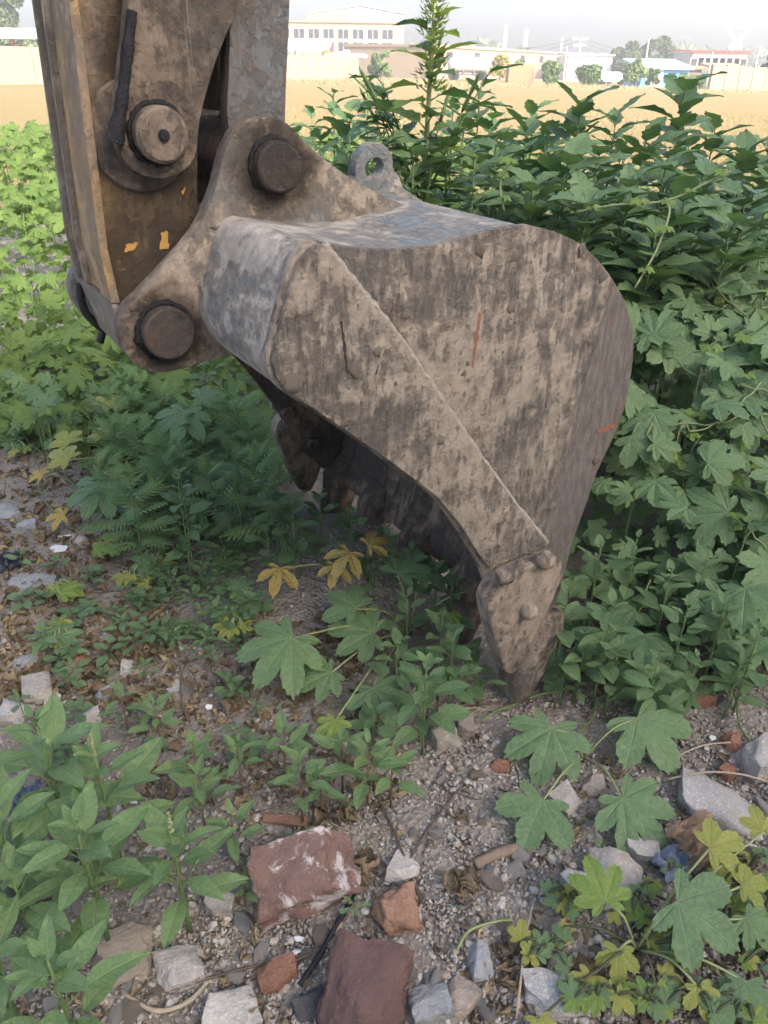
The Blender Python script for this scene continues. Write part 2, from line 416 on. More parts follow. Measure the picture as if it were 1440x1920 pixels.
def roof_on_posts(name, label, x0, x1, ytop, ybot, Y, depth, mat):
    p0 = at_y(x0, ybot, Y); p1 = at_y(x1, ybot, Y); pz = at_y(x0, ytop, Y).z
    th = thing(name, label, 'canopy', None, (p0.x, Y, zt(p0.x, Y)))
    w = p1.x-p0.x; zb = p0.z-zt(p0.x, Y); zp = pz-zt(p0.x, Y)
    MB().add([(0,0,zb), (w,0,zb), (w,depth,zp), (0,depth,zp), (0,0,zb+.15), (w,0,zb+.15), (w,depth,zp+.15), (0,depth,zp+.15)],
             [(3,2,1,0), (4,5,6,7), (0,1,5,4), (1,2,6,5), (2,3,7,6), (3,0,4,7)]).obj('roof', mat, th)
    n = max(2, int(w/5))
    for i in range(n+1):
        MB().box(w*i/n-.1, w*i/n+.1, .1, .3, -.3, zb-.004).obj('post', M_RED, th)
        MB().box(w*i/n-.1, w*i/n+.1, depth-.5, depth-.3, -.3, zb+(zp-zb)*.9).obj('post', M_RED, th)
    return th
roof_on_posts('open_shed', 'open shed with long white blue roof on red posts, left of excavator arm', -160, 75, 47, 70, 92, 9, M_WHITE)
roof_on_posts('blue_canopy', 'pale blue sheet canopy in front of the beige factory block', 470, 616, 77, 93, 135, 8, M_BLUER)

def tank(name, label, x0, x1, yt, yb, Y, truck):
    p0 = at_y(x0, yb, Y); p1 = at_y(x1, yb, Y); top = at_y(x0, yt, Y).z
    r_ = (top-p0.z)/2; L = p1.x-p0.x; g = zt(p0.x, Y)
    th = thing(name, label, 'tank', None, (p0.x, Y, g)); zc = top-r_-g
    xs = [(0, .05), (.12, .55), (.4, .88), (.8, 1), (L-.8, 1), (L-.4, .88), (L-.12, .55), (L, .05)]
    MB().loft([[(x, r_*k*math.cos(q*math.pi/9), zc+r_*k*math.sin(q*math.pi/9)) for q in range(18)] for x, k in xs]).obj('tank_shell', M_TANK, th, auto=50)
    MB().loft([[(x, (r_*1.004)*math.cos(math.pi+R(d)), zc+(r_*1.004)*math.sin(math.pi+R(d))) for d in (55, 62, 62.01, 55.01)] for x in (.8, L-.8)]).obj('stripe', M_RED, th)
    MB().box(L*.45, L*.6, -.35, .35, zc+r_-.05, zc+r_+.35).obj('hatch', M_STEEL, th)
    n = 4
    for i in range(n):
        x = L*(i+.5)/n
        MB().box(x-.12, x+.12, -r_*.7, r_*.7, -.2 if not truck else .55, zc-r_*.6).obj('saddle', M_DARK, th)
    if truck:
        for x in (L*.12, L*.2, L*.75, L*.86):
            MB().loft([[(x+.5*math.cos(q*math.pi/8), -r_*.75+dy, .5+.5*math.sin(q*math.pi/8)) for q in range(16)] for dy in (0, .3)]).obj('wheel', M_TYRE, th)
        MB().box(0, L, -r_*.6, r_*.6, .56, .75).obj('chassis', M_DARK, th)
    return th
tank('tank_trailer', 'silver tank trailer with red stripe parked across the field', 838, 918, 106, 136, 112, True)
tank('storage_tank', 'small white cylindrical tank lying beyond the boundary wall', 606, 690, 99, 110, 118, False)

lw = thing('long_warehouse', 'long low cream warehouse with flat roof beyond the field', 'building')
p0 = at_y(815, 85, 120); p1 = at_y(1063, 100, 172)
d = Vector((p1.x-p0.x, p1.y-p0.y, 0)); L = d.length; rz = math.atan2(d.y, d.x)
lw.location = (p0.x, p0.y, 0); lw.rotation_euler = (0, 0, rz)
MB().box(0, L, 0, 14, -1, p0.z-.2).obj('wall', M_CREAM, lw)
MB().box(-.2, L+.2, -.25, 14.2, p0.z-.2, p0.z+.15).obj('roof', M_BEIGE2, lw)
for i in range(6): MB().box(L*(i+.5)/6-1, L*(i+.5)/6+1, -.06, -.004, 2.2, 3.2).obj('window', M_GLASS, lw)

def simple_house(name, label, x0, x1, ytop, ybase, Y, depth, wm, rm, over=.4, rise=.4, end=None):
    a = at_y(x0, ytop, Y); b = at_y(x1, ytop, Y); g = zt(a.x, Y); w = b.x-a.x; h = a.z-g
    th = thing(name, label, 'building', None, (a.x, Y, g))
    MB().box(0, w, 0, depth, -.6, h).obj('wall', wm, th)
    if end: MB().box(w, w+.05, .01, depth-.01, -.6, h-.01).obj('end_wall', end, th)
    MB().add([(-over,-over,h), (w+over,-over,h), (w+over,depth+over,h+rise), (-over,depth+over,h+rise), (-over,-over,h+.22), (w+over,-over,h+.22), (w+over,depth+over,h+rise+.22), (-over,depth+over,h+rise+.22)],
             [(3,2,1,0), (4,5,6,7), (0,1,5,4), (1,2,6,5), (2,3,7,6), (3,0,4,7)]).obj('roof', rm, th)
    return th, w, h
sh, w, h = simple_house('blue_shed', 'blue sheet metal shed with pale blue roof by the field', 1205, 1292, 130, 158, 100, 7, M_BLUE, M_BLUER, .5, .9, M_WHITE)
for i in range(4): MB().box(w*(i+.3)/4, w*(i+.3)/4+.8, -.05, -.004, h-.75, h-.3).obj('window', M_GLASS, sh)
MB().box(.6, 2.4, -.06, -.004, 0, 2.0).obj('door', M_STEEL, sh)
rb, w, h = simple_house('red_trimmed_building', 'two-storey grey building with red roof edge near the pylon', 1300, 1402, 97, 140, 135, 9, M_GREY, M_RED, .5, .2, M_CREAM)
windows(rb, .3, w-.3, 0, [h-1.7, h-4.6], 7, 1.9, 1.7)
ws, w, h = simple_house('white_shed', 'small white shed with shallow roof behind panel wall', 1345, 1402, 131, 160, 101, 5, M_WHITE, M_CREAM, .3, .5)
MB().box(w*.55, w*.55+.9, -.05, -.004, h-1.5, h-.7).obj('window', M_GLASS, ws)
ws, w, h = simple_house('grey_roofed_hut', 'low hut with brown flat roof beside the white shed', 1290, 1340, 130, 160, 108, 4, M_BEIGE, M_BROWN, .4, .2)
ws, w, h = simple_house('far_workshop', 'distant grey workshop between warehouse and tall trees', 1066, 1150, 104, 140, 150, 8, M_STEEL, M_GREY, .3, .3)
ws, w, h = simple_house('storage_container', 'rusty brown container standing before the long warehouse', 955, 1004, 124, 148, 105, 2.6, M_BROWN, M_BROWN, .02, .02)
for i in range(10): MB().box(w*i/10+.1, w*i/10+.3, -.04, -.003, .1, h-.1).obj('rib', M_BROWN, ws)

def pole(name, label, x, yt, yb, Y, r0, mat, arms=(), cat='pole', grp=None):
    t_ = at_y(x, yt, Y); g = zt(t_.x, Y)
    th = thing(name, label, cat, grp, (t_.x, Y, g)); H = t_.z-g
    MB().tube([(0,0,-.5), (0,0,H*.5), (0,0,H)], [r0, r0*.85, r0*.65], 10).obj('shaft', mat, th, smooth=False, auto=60)
    for hz, half in arms:
        MB().box(-half, half, -.06, .06, H-hz, H-hz+.12).obj('crossarm', M_STEEL, th)
        for q in (-.9, -.45, .45, .9): MB().tube([(half*q, 0, H-hz+.12), (half*q, 0, H-hz+.35)], .05, 6).obj('insulator', M_WHITE, th)
    return Vector((t_.x, Y, g+H))
tA = pole('utility_pole', 'utility pole with double crossarms between warehouse and tall trees', 1089, 70, 150, 125, .17, M_GREY, ((.3, 1.1), (1.1, .9)))
tB = pole('utility_pole', 'plain pale pole standing before the tall trees', 1217, 72, 150, 110, .15, M_GREY)
tC = pole('utility_pole', 'plain pale pole between blue shed and panel wall', 1336, 97, 165, 90, .13, M_GREY)
tD = pole('utility_pole', 'pale pole beside the red trimmed building', 1424, 88, 165, 95, .13, M_GREY)
tE = pole('utility_pole', 'short pale pole at the end of the long warehouse', 1063, 86, 150, 102, .13, M_GREY)
pole('chimney', 'slim white chimney rising behind the long warehouse, taller one', 949, 47, 140, 260, .75, M_WHITE, (), 'chimney')
pole('chimney', 'slim white chimney rising behind the long warehouse, shorter one', 987, 55, 140, 255, .75, M_WHITE, (), 'chimney')
pole('chimney', 'thin grey stack far beyond the warehouse', 1054, 70, 140, 300, .5, M_STEEL, (), 'chimney')
def wire(a, b, sag, label):
    pts = []
    for i in range(25):
        f = i/24; p = a.lerp(b, f); p.z -= sag*4*f*(1-f); pts.append(p)
    o = MB().tube(pts, .02, 4).obj('power_line', M_DARK); tag(o, label, 'wire', 'power lines over the far field')
far_l = at_y(700, 60, 170); far_r = at_y(1650, 55, 105)
for k in range(3):
    dz = Vector((0, .3*k, -.45*k))
    nm = ('topmost', 'middle', 'lowest')[k]
    wire(tA+dz, far_l+dz*3, 2.5, nm+' thin power line from crossarmed pole towards the factory')
    wire(tA+dz, far_r+dz*2, 3.0, nm+' thin power line from crossarmed pole towards the pylon')
# lattice pylon
Yp = 330.0; pc = at_y(1370, 130, Yp); ptop = at_y(1370, 42, Yp).z
py = thing('lattice_pylon', 'white lattice power pylon with two raised arms above red trimmed building', 'pylon', None, (pc.x, Yp, 0))
H = ptop
def lat(mb, a, b, r=.16): mb.tube([a, b], r, 4)
mb = MB(); wz = lambda z: 3.2*(1-z/(H*.72))+.8
for i in range(8):
    z0 = H*.62*i/8; z1_ = H*.62*(i+1)/8; w0, w1 = wz(z0), wz(z1_)
    for s in (-1, 1):
        for d_ in (-1, 1):
            lat(mb, (s*w0, d_*w0, z0), (s*w1, d_*w1, z1_), .2); lat(mb, (s*w0, d_*w0, z0), (-s*w1, d_*w1, z1_), .11)
mb.obj('tower', M_WHITE, py)
for s in (-1, 1):
    mb = MB(); lat(mb, (s*.8, 0, H*.62), (s*4.0, 0, H*.86), .25); lat(mb, (s*.3, 0, H*.66), (s*3.2, 0, H*.88), .2); lat(mb, (s*4.0, 0, H*.86), (s*3.6, 0, H), .22); lat(mb, (s*3.2, 0, H*.88), (s*3.6, 0, H), .2)
    for q in range(5): lat(mb, (s*(.8+.64*q), 0, H*(.62+.048*q)), (s*(.3+.58*(q+.6)), 0, H*(.66+.044*(q+.6))), .1)
    mb.obj('arm', M_WHITE, py)
mb = MB(); lat(mb, (-5.2, 0, H*.88), (5.2, 0, H*.88), .22); lat(mb, (-5.2, 0, H*.88), (5.2, 0, H*.905), .16)
for q in range(9): lat(mb, (-4+q, 0, H*.88), (-3.5+q, 0, H*.9), .1)
mb.obj('crossbeam', M_WHITE, py)

# parked cars
def car(x, Y, label, mat, rz):
    p = at_y(x, 140, Y); th = thing('parked_car', label, 'car', 'cars parked at far side of field', (p.x, Y, zt(p.x, Y)), rz)
    prof = [(-2.1, .35), (-2.1, .75), (-1.9, .9), (-1.2, .95), (-.6, 1.42), (.9, 1.45), (1.6, .98), (2.1, .85), (2.15, .35)]
    n = len(prof)
    MB().add([(a, -.82 if z < 1 else -.68, z) for a, z in prof]+[(a, .82 if z < 1 else .68, z) for a, z in prof],
       [tuple(range(n)), tuple(range(2*n-1, n-1, -1))]+[(i, (i+1) % n, n+(i+1) % n, n+i) for i in range(n)]).obj('body', mat, th, bevel=.05, auto=30)
    for s in (-1, 1):
        MB().add([(-1.05, s*.79, .98), (1.4, s*.79, .98), (.82, s*.70, 1.38), (-.55, s*.70, 1.38)], [(0, 1, 2, 3)]).obj('side_window', M_GLASS, th)
        for xw in (-1.3, 1.3):
            MB().loft([[(xw+.32*math.cos(q*math.pi/8), s*.70+dy*s, .32+.32*math.sin(q*math.pi/8)) for q in range(16)] for dy in (0, .16)]).obj('wheel', M_TYRE, th)
M_CARW = plain('car_white', (.8, .8, .8), .3); M_CARD = plain('car_dark', (.1, .11, .13), .3)
car(1122, 118, 'dark car parked between the far bushes', M_CARD, .2)
car(1146, 112, 'white car parked between the far bushes', M_CARW, -.1)

# unseen block added behind the camera so its shade covers the excavator
D = 14.0; c0 = SUN_H*D; along = Vector((-SUN_H.y, SUN_H.x, 0))
wk = thing('unseen_shade_block', 'flat roofed cream block added out of view to shade the excavator', 'building', None, (c0.x, c0.y, 0), math.atan2(along.y, along.x))
HB = 2.70+.594*D
MB().box(-19, 19, -10, 0, -.5, HB-.3).obj('wall', M_CREAM, wk)
MB().box(-19.1, 19.1, -10.1, .1, HB-.3, HB).obj('roof', M_GREY, wk)
for z in (1.6, 4.8, 8.0):
    for i in range(9):
        wo = MB().box(-17+i*4.0, -15.2+i*4.0, .003, .08, z-.7, z+.9).obj('window', M_FRAME, wk)
        MB().box(-16.9+i*4.0, -15.3+i*4.0, .082, .1, z-.6, z+.8).obj('pane', M_GLASS, wo)

# ---- far trees: tapered trunk, limbs and a crown of many small leaf faces
def farleaf(name, c): 
    t = NT(name); n = t.noise(t.tc(), 1.3, 5, .7); t.col(t.mix(n, tuple(x*.55 for x in c), tuple(x*1.5 for x in c))); t.rough(.7); return t.m
M_FT = [farleaf('far_leaf_grey', (.085, .12, .055)), farleaf('far_leaf_green', (.085, .15, .04)), farleaf('far_leaf_yellow', (.30, .27, .05)), farleaf('far_leaf_pale', (.13, .19, .06))]
M_BARK = plain('bark', (.13, .10, .075), .95, 20, .3, .02)
def far_tree(name, label, x0, x1, yt, yb, Y, kind, n, trunk=.35, leaf=.35, cat='tree', grp=None, seed=0):
    a = at_y(x0, yb, Y); b = at_y(x1, yb, Y); top = at_y((x0+x1)/2, yt, Y).z
    cx = (a.x+b.x)/2; g = zt(cx, Y); W = (b.x-a.x)/2; H = top-g
    th = thing(name, label, cat, grp, (cx, Y, g)); r_ = np.random.RandomState(seed)
    z0 = H*trunk*.5; mb = MB(); mb.tube([(0,0,-.3), (.1*W,0,H*.3), (0,.05*W,H*.75)], [H*.022+.03, H*.016+.02, .02], 7)
    cl = []
    for i in range(11):
        q = r_.uniform(0, 6.28); rr = W*r_.uniform(.25, .78); zz = z0+(H-z0)*r_.uniform(.18, .86)
        rr *= 1-.55*((zz-z0)/(H-z0))**2
        c_ = np.array([rr*math.cos(q), rr*math.sin(q)*.8, zz]); cl.append((c_, W*r_.uniform(.28, .5)))
        mb.tube([(.05*W, 0, zz*.5), tuple(c_*np.array([.6, .6, .9])), tuple(c_)], [.03+H*.008, .02+H*.004, .015], 5)
    mb.obj('trunk', M_BARK, th)
    per = n//len(cl); P = []
    for c_, rad in cl:
        d_ = r_.normal(0, 1, (per, 3)); d_ /= np.linalg.norm(d_, axis=1)[:, None]
        P.append(c_+d_*rad*(r_.uniform(.25, 1, (per, 1))**.5)*np.array([1, .9, .8]))
    P = np.concatenate(P); P[:, 2] = np.clip(P[:, 2], z0*.6, H); m = len(P)
    e1 = r_.normal(0, 1, (m, 3)); e1 /= np.linalg.norm(e1, axis=1)[:, None]; e2 = np.cross(e1, r_.normal(0, 1, (m, 3))); e2 /= np.linalg.norm(e2, axis=1)[:, None]
    s_ = leaf*r_.uniform(.6, 1.2, (m, 1))
    V = np.stack([P+e1*s_, P+e2*s_*.5, P-e1*s_, P-e2*s_*.5], 1).reshape(-1, 3)
    link('crown', mesh_np('crown', V, np.arange(m*4).reshape(-1, 4), M_FT[kind]), th)
G1 = 'tall grey green trees beyond the field'
far_tree('tall_tree', 'tall grey green tree, left one of the dense clump by the poles', 1138, 1195, 58, 140, 150, 0, 6500, .3, .5, grp=G1, seed=1)
far_tree('tall_tree', 'tall grey green tree, middle one of the dense clump by the poles', 1180, 1230, 68, 140, 152, 0, 5500, .3, .5, grp=G1, seed=2)
far_tree('tall_tree', 'tall grey green tree, right one of the dense clump by the poles', 1215, 1282, 70, 140, 155, 0, 6500, .3, .5, grp=G1, seed=3)
far_tree('field_tree', 'large leafy tree above the open shed, left of excavator arm', -60, 75, 0-30, 70, 115, 0, 5000, .3, .45, seed=4)
far_tree('bush', 'round green bush in front of the long warehouse', 1008, 1054, 112, 156, 96, 1, 2200, .1, .22, 'bush', seed=5)
far_tree('bush', 'broad green bush beside the parked cars', 1072, 1132, 122, 158, 98, 1, 2200, .1, .22, 'bush', seed=6)
far_tree('bush', 'tall green bush beside the blue shed', 1162, 1216, 108, 162, 94, 3, 2800, .1, .24, 'bush', seed=7)
far_tree('bush', 'dark bush hugging the blue shed wall', 1208, 1236, 126, 160, 95, 1, 1400, .1, .2, 'bush', seed=8)
far_tree('bush', 'low pale bush before the blue shed', 1268, 1330, 142, 164, 93, 3, 1500, .1, .2, 'bush', seed=9)
far_tree('bush', 'yellow green bush beside the tank trailer', 915, 958, 100, 140, 122, 2, 1600, .1, .28, 'bush', seed=10)
far_tree('bush', 'grey green bush between yellow bush and warehouse', 952, 985, 100, 140, 124, 3, 1300, .1, .28, 'bush', seed=11)
far_tree('bush', 'green bush at the end of the long boundary wall', 690, 735, 88, 146, 100, 3, 1900, .1, .24, 'bush', seed=12)
far_tree('bush', 'yellowish shrub above the boundary wall near blue canopy', 590, 640, 92, 130, 122, 2, 1500, .1, .26, 'bush', seed=13)
far_tree('field_tree', 'dark tree at the end of the panel wall', 1418, 1480, 92, 165, 97, 0, 2600, .2, .28, seed=14)
far_tree('bush', 'hazy tree far behind the white chimneys', 930, 1010, 88, 130, 220, 0, 1200, .2, .5, 'bush', seed=15)
# hazy line of far woodland along the horizon
rs = np.random.RandomState(8); nt = 9000
xx = rs.uniform(-260, 330, nt); hh = 6+3*np.sin(xx*.07)+2*np.sin(xx*.19+1); zz = rs.uniform(0, 1, nt)**.7*hh; yy = 330+rs.normal(0, 6, nt)
P = np.stack([xx, yy, zz], 1); e1 = rs.normal(0, 1, (nt, 3)); e2 = rs.normal(0, 1, (nt, 3))
V = np.stack([P+e1, P+e2*.7, P-e1, P-e2*.7], 1).reshape(-1, 3)
tag(link('far_woodland', mesh_np('far_woodland', V, np.arange(nt*4).reshape(-1, 4), M_FT[0])), 'hazy line of far woodland along the horizon', 'woodland', None, 'stuff')
# dry weeds along the far field edge
nt = 5000; xx = rs.uniform(-40, 60, nt); yy = 84+rs.normal(0, 5, nt)+xx*.05; zz = zt(xx, yy)
hh = rs.uniform(.1, .4, nt); P = np.stack([xx, yy, zz], 1)
V = np.stack([P+np.array([-.05, 0, 0]), P+np.array([.05, 0, 0]), P+np.stack([rs.normal(0, .15, nt), rs.normal(0, .15, nt), hh], 1)], 1).reshape(-1, 3)
tag(link('field_edge_weeds', mesh_np('field_edge_weeds', V, np.arange(nt*3).reshape(-1, 3), farleaf('dry_weed', (.24, .20, .11)))), 'dry brown weeds along the far edge of the field', 'weeds', None, 'stuff')

# hazy summer air
t = NT('air'); t.n.remove(t.b); pv = t.node('VolumePrincipled'); pv.inputs['Density'].default_value = .0019; pv.inputs['Color'].default_value = (.92, .96, 1, 1)
pv.inputs['Anisotropy'].default_value = .2
pv.inputs['Density Attribute'].default_value = ''; t.m.cycles.homogeneous_volume = True
t.l.new(pv.outputs[0], t.out.inputs['Volume'])
hz = MB().box(-345, 355, -60, 425, -2.2, 24).obj('haze', t.m); tag(hz, 'pale hazy summer air over the field', 'haze', None, 'stuff')
# ================================================================== EXCAVATOR
PL_ = uv(310, 620, .33); PU_ = uv(513, 311, .33); PR_ = uv(299, 252, .34)
PIN_L, PIN_U, PIN_R = (PL_[0], PL_[1]), (PU_[0], PU_[1]), (PR_[0], PR_[1])
_b0, _b1 = Vector(uv(1142, 560)), Vector(uv(1048, 905)); _bn = Vector((-( _b1-_b0).y, (_b1-_b0).x)).normalized()
M_SIDE = mudsteel('muddy_side_steel', steel=(.085,.078,.074), mud=(.305,.262,.216), amt=.88, rust=.45, band=(_bn.x, _bn.y, _bn.dot(_b0)))
M_DOUB = mudsteel('muddy_wear_steel', steel=(.088,.080,.075), mud=(.295,.254,.21), amt=.83, rot=(0, R(18), 0), seed=3)
M_SHELL = mudsteel('shell_steel', steel=(.15,.15,.148), mud=(.42,.385,.335), amt=.76, streak=(10,3,14), rot=(0,0,0), paint=(.195,.25,.28), rust=.42, seed=5)
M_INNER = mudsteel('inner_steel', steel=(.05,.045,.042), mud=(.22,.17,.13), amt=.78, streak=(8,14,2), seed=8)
M_EAR = mudsteel('ear_steel', steel=(.14,.135,.125), mud=(.33,.28,.225), amt=.80, streak=(16,16,7), paint=(.21,.22,.22), rust=.55, seed=2,
                 pins=[(PIN_L[0], .33, PIN_L[1], .105), (PIN_U[0], .33, PIN_U[1], .105)])
M_STICK = mudsteel('stick_steel', steel=(.30,.27,.235), mud=(.46,.33,.19), amt=.66, streak=(16,16,2.5), rot=(0,0,0), paint=(.52,.36,.18), rust=.5, seed=4,
                 pins=[(PIN_R[0], .36, PIN_R[1]-.02, .16), (PIN_R[0]+.03, .36, PIN_R[1]-.15, .17), (PIN_L[0]-.02, .36, PIN_L[1]+.1, .13), (PIN_R[0]+.02, .36, PIN_R[1]+.12, .14)])
M_ROCK = mudsteel('rocker_steel', steel=(.085,.075,.066), mud=(.20,.16,.125), amt=.76, streak=(14,14,6), rust=.4, seed=6)
M_LINK = mudsteel('link_steel', steel=(.13,.13,.13), mud=(.25,.21,.175), amt=.78, streak=(12,12,5), paint=(.145,.165,.175), rust=.35, seed=7)
M_PIN = mudsteel('pin_steel', steel=(.038,.035,.033), mud=(.10,.075,.055), amt=.50, streak=(30,30,30), rust=.5, seed=9, rough=.6)
M_GREASE = NT('black_grease'); M_GREASE.col((.012, .012, .014)); M_GREASE.rough(.28)
_n = M_GREASE.noise(M_GREASE.tc(), 140, 4, .7); M_GREASE.nrm(M_GREASE.bump(_n, .006)); M_GREASE = M_GREASE.m
M_WELD = plain('weld_bead', (.31, .278, .24), .85, 110, .5, .006)
M_MUD = plain('dry_mud', (.31, .266, .22), .95, 60, .35, .006)
M_RUBBER = plain('black_rubber', (.02, .02, .022), .55, 60, .4, .003)
M_CUT = mudsteel('cutter_steel', steel=(.07,.065,.062), mud=(.29,.24,.193), amt=.94, streak=(24,24,12), seed=12)

exc = thing('excavator', 'mud caked excavator arm and digging bucket resting on its teeth', 'excavator', None, BP, BA)

def pxs(pts, w=0.0): return [uv(x, y, w) for x, y in pts]
def ragged(pts, k=7, amp=2.2, seed=1):
    rr_ = random.Random(seed); out = []
    for i, (x, y) in enumerate(pts):
        x2, y2 = pts[(i+1) % len(pts)]
        for j in range(k):
            f = j/k; out.append((x+(x2-x)*f+rr_.uniform(-amp, amp), y+(y2-y)*f+rr_.uniform(-amp, amp)))
    return out
# --- side plate outline, top-left corner clockwise
TOP = [(566, 458), (585, 450), (640, 462), (720, 468), (800, 463), (860, 450), (920, 432), (990, 421)]
BACK = [(1040, 434), (1085, 455), (1120, 485), (1150, 525), (1172, 565), (1185, 610), (1188, 660), (1181, 720), (1166, 780), (1146, 830), (1120, 885), (1096, 955), (1076, 1010), (1062, 1062)]
LOW = [(1050, 1110), (1024, 1165), (978, 1178), (925, 1135), (903, 1068)]
FRONT = [(885, 1035), (850, 980), (810, 930), (750, 885), (680, 835), (600, 780), (532, 735), (508, 708), (499, 672), (508, 630), (526, 560), (546, 492)]
def dens(pts, n=3):
    return [(v.x, v.y) for v in smoothpath([(x, y, 0) for x, y in pts], n)]
side_out = pxs(dens(TOP)+dens(BACK)+LOW+dens(FRONT))
shell_path = pxs(dens(list(reversed(FRONT[6:]))[::-1][0:0]+[(536, 742), (511, 706), (505, 652), (527, 560), (548, 492), (568, 464), (590, 455)], 2)+dens(TOP[2:]+BACK, 3))
lip_end = (shell_path[-1][0]-.062, shell_path[-1][1]-.20)
def offset(path, d):
    out = []
    for i, p in enumerate(path):
        a = Vector(path[max(i-1, 0)]); b = Vector(path[min(i+1, len(path)-1)]); t_ = (b-a).normalized()
        out.append((p[0]+t_.y*d, p[1]-t_.x*d))
    return out
path = shell_path+[lip_end]
o1 = offset(path, .006); o2 = offset(path, .030)
WB = 1.085
mb = MB(); nW = 10; rings = []
for k in range(nW+1):
    w = .017+(WB-.034)*k/nW
    rings.append([(u, w, z) for u, z in o1]+[(u, w, z) for u, z in reversed(o2)])
bucket = mb.loft(rings).obj('bucket', M_SHELL, exc, auto=32)
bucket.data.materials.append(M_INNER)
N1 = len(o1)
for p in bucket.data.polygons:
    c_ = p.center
    # inner side of the shell and the lip take the darker inner steel
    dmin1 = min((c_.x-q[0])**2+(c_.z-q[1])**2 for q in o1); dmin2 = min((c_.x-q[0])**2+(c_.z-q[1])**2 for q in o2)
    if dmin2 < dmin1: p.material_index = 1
bucket['label'] = 'worn bucket shell with scraped blue grey paint on top'
plate(side_out, 0, .018, 'side_plate', M_SIDE, bucket, .003)
plate(side_out, WB-.018, WB, 'side_plate', M_INNER, bucket, .003)
# --- thick wear plate along the front half of the side, with its weld
RIDGE = [(603, 457), (680, 552), (750, 640), (830, 757), (900, 858), (960, 940), (1022, 1016)]
wear = pxs([(574, 466), (588, 456)]+dens(RIDGE, 2)+[(1008, 1022), (912, 1062)]+[(893, 1036), (856, 978), (815, 929), (755, 883), (684, 832), (604, 777), (536, 732), (513, 706), (505, 672), (514, 630), (532, 560), (552, 494)])
plate(wear, -.013, -.0005, 'wear_plate', M_DOUB, bucket, .003)
def weld(pts, w, r_, name='weld_seam', mat=None, par=None, seed=1):
    P = smoothpath([(u, w, z) for u, z in pts], 14); rr = random.Random(seed)
    rad = [r_*(1+rr.uniform(-.22, .22)) for i in range(len(P))]
    return MB().tube(P, rad, 7).obj(name, mat or M_WELD, par or bucket, smooth=True)
weld(pxs(dens(RIDGE, 1)), -.004, .008)
# --- side cutter plates with bolts
CUT = [(902, 1086), (914, 1073), (936, 1058), (1008, 1029), (1024, 1032), (1030, 1046), (1026, 1075), (1003, 1128), (985, 1165), (966, 1205), (947, 1238), (934, 1244), (924, 1236), (908, 1190), (897, 1150), (890, 1112)]
cut_out = pxs(dens(CUT+[CUT[0]], 2)[:-1])
BOLT = [(943, 1075), (1019, 1047), (988, 1142)]
for side in (0, 1):
    w0, w1 = ((-.048, -.0005) if side == 0 else (WB+.0005, WB+.046))
    if side == 0: plate(cut_out, w0, w1, 'side_cutter', M_CUT, bucket, .008, seg=3)
    else: plate(cut_out, w0, w1, 'side_cutter', M_CUT, bucket, .006)
    for j, (bx_, by_) in enumerate(BOLT):
        u, z = uv(bx_, by_, -.05); rr = .023
        for face, s in ((w0, -1), (w1 if side else WB*0+.02, 1)):
            if side == 0 and s == 1: continue
            prof = [(0.0, 1.0), (.012, 1.0), (.022, .86), (.030, .55), (.033, .12)]
            MB().loft([[(u+rr*k*math.cos(q*math.pi/8), face+s*hh, z+rr*k*math.sin(q*math.pi/8)) for q in range(16)] for hh, k in prof]).obj('bolt', M_CUT, bucket, auto=50)
    # bolts show inside too
    if side == 1:
        for (bx_, by_) in BOLT:
            u, z = uv(bx_, by_, -.05)
            MB().loft([[(u+.024*k*math.cos(q*math.pi/3), WB-.018-hh, z+.024*k*math.sin(q*math.pi/3)) for q in range(6)] for hh, k in [(0, 1), (.022, 1), (.024, .8)]]).obj('bolt', M_INNER, bucket)
# --- teeth: adapter on the lip and a worn tip
def rrect(c, n_, hw, hn, k=.35):
    out = []
    for q in range(16):
        a = 2*math.pi*q/16; ca, sa = math.cos(a), math.sin(a)
        x = hw*math.copysign(abs(ca)**.55, ca); y = hn*math.copysign(abs(sa)**.55, sa)
        out.append((c[0]+n_[0]*y, c[1]+x, c[2]+n_[1]*y))
    return out
le = Vector((lip_end[0], lip_end[1])); ls = Vector(shell_path[-1])
tipv = Vector((0.0, -.012)); base_up = le+(ls-le)*.45
for k, w in enumerate((.012, .28, .5425, .80, 1.045)):
    ax = [base_up+Vector((-.005, 0)), le.lerp(base_up, .45)+Vector((-.008, 0)), le+Vector((-.012, .01)), le.lerp(tipv, .18)+Vector((-.01, 0)), le.lerp(tipv, .45)+Vector((-.008, 0))]
    d_ = (tipv-le).normalized(); n_ = (-d_.y, d_.x)
    wl_ = .0 if k else 0
    rings = [rrect((p.x, w, p.y), n_, hw, hn) for p, hw, hn in zip(ax, (.052, .060, .060, .056, .050), (.030, .048, .060, .054, .046))]
    ad = MB().loft(rings).obj('tooth_adapter', M_CUT if k == 0 else M_INNER, bucket, auto=45)
    a0 = le.lerp(tipv, .40)+Vector((-.008, 0))
    seq = [(a0, .052, .050), (a0.lerp(tipv, .04), .056, .053), (a0.lerp(tipv, .35), .052, .047), (a0.lerp(tipv, .7), .047, .038), (a0.lerp(tipv, .92), .040, .027), (tipv, .028, .014)]
    MB().loft([rrect((p.x, w, p.y), n_, hw, hn) for p, hw, hn in seq]).obj('tooth_tip', M_DOUB if k == 0 else M_INNER, bucket, auto=45)
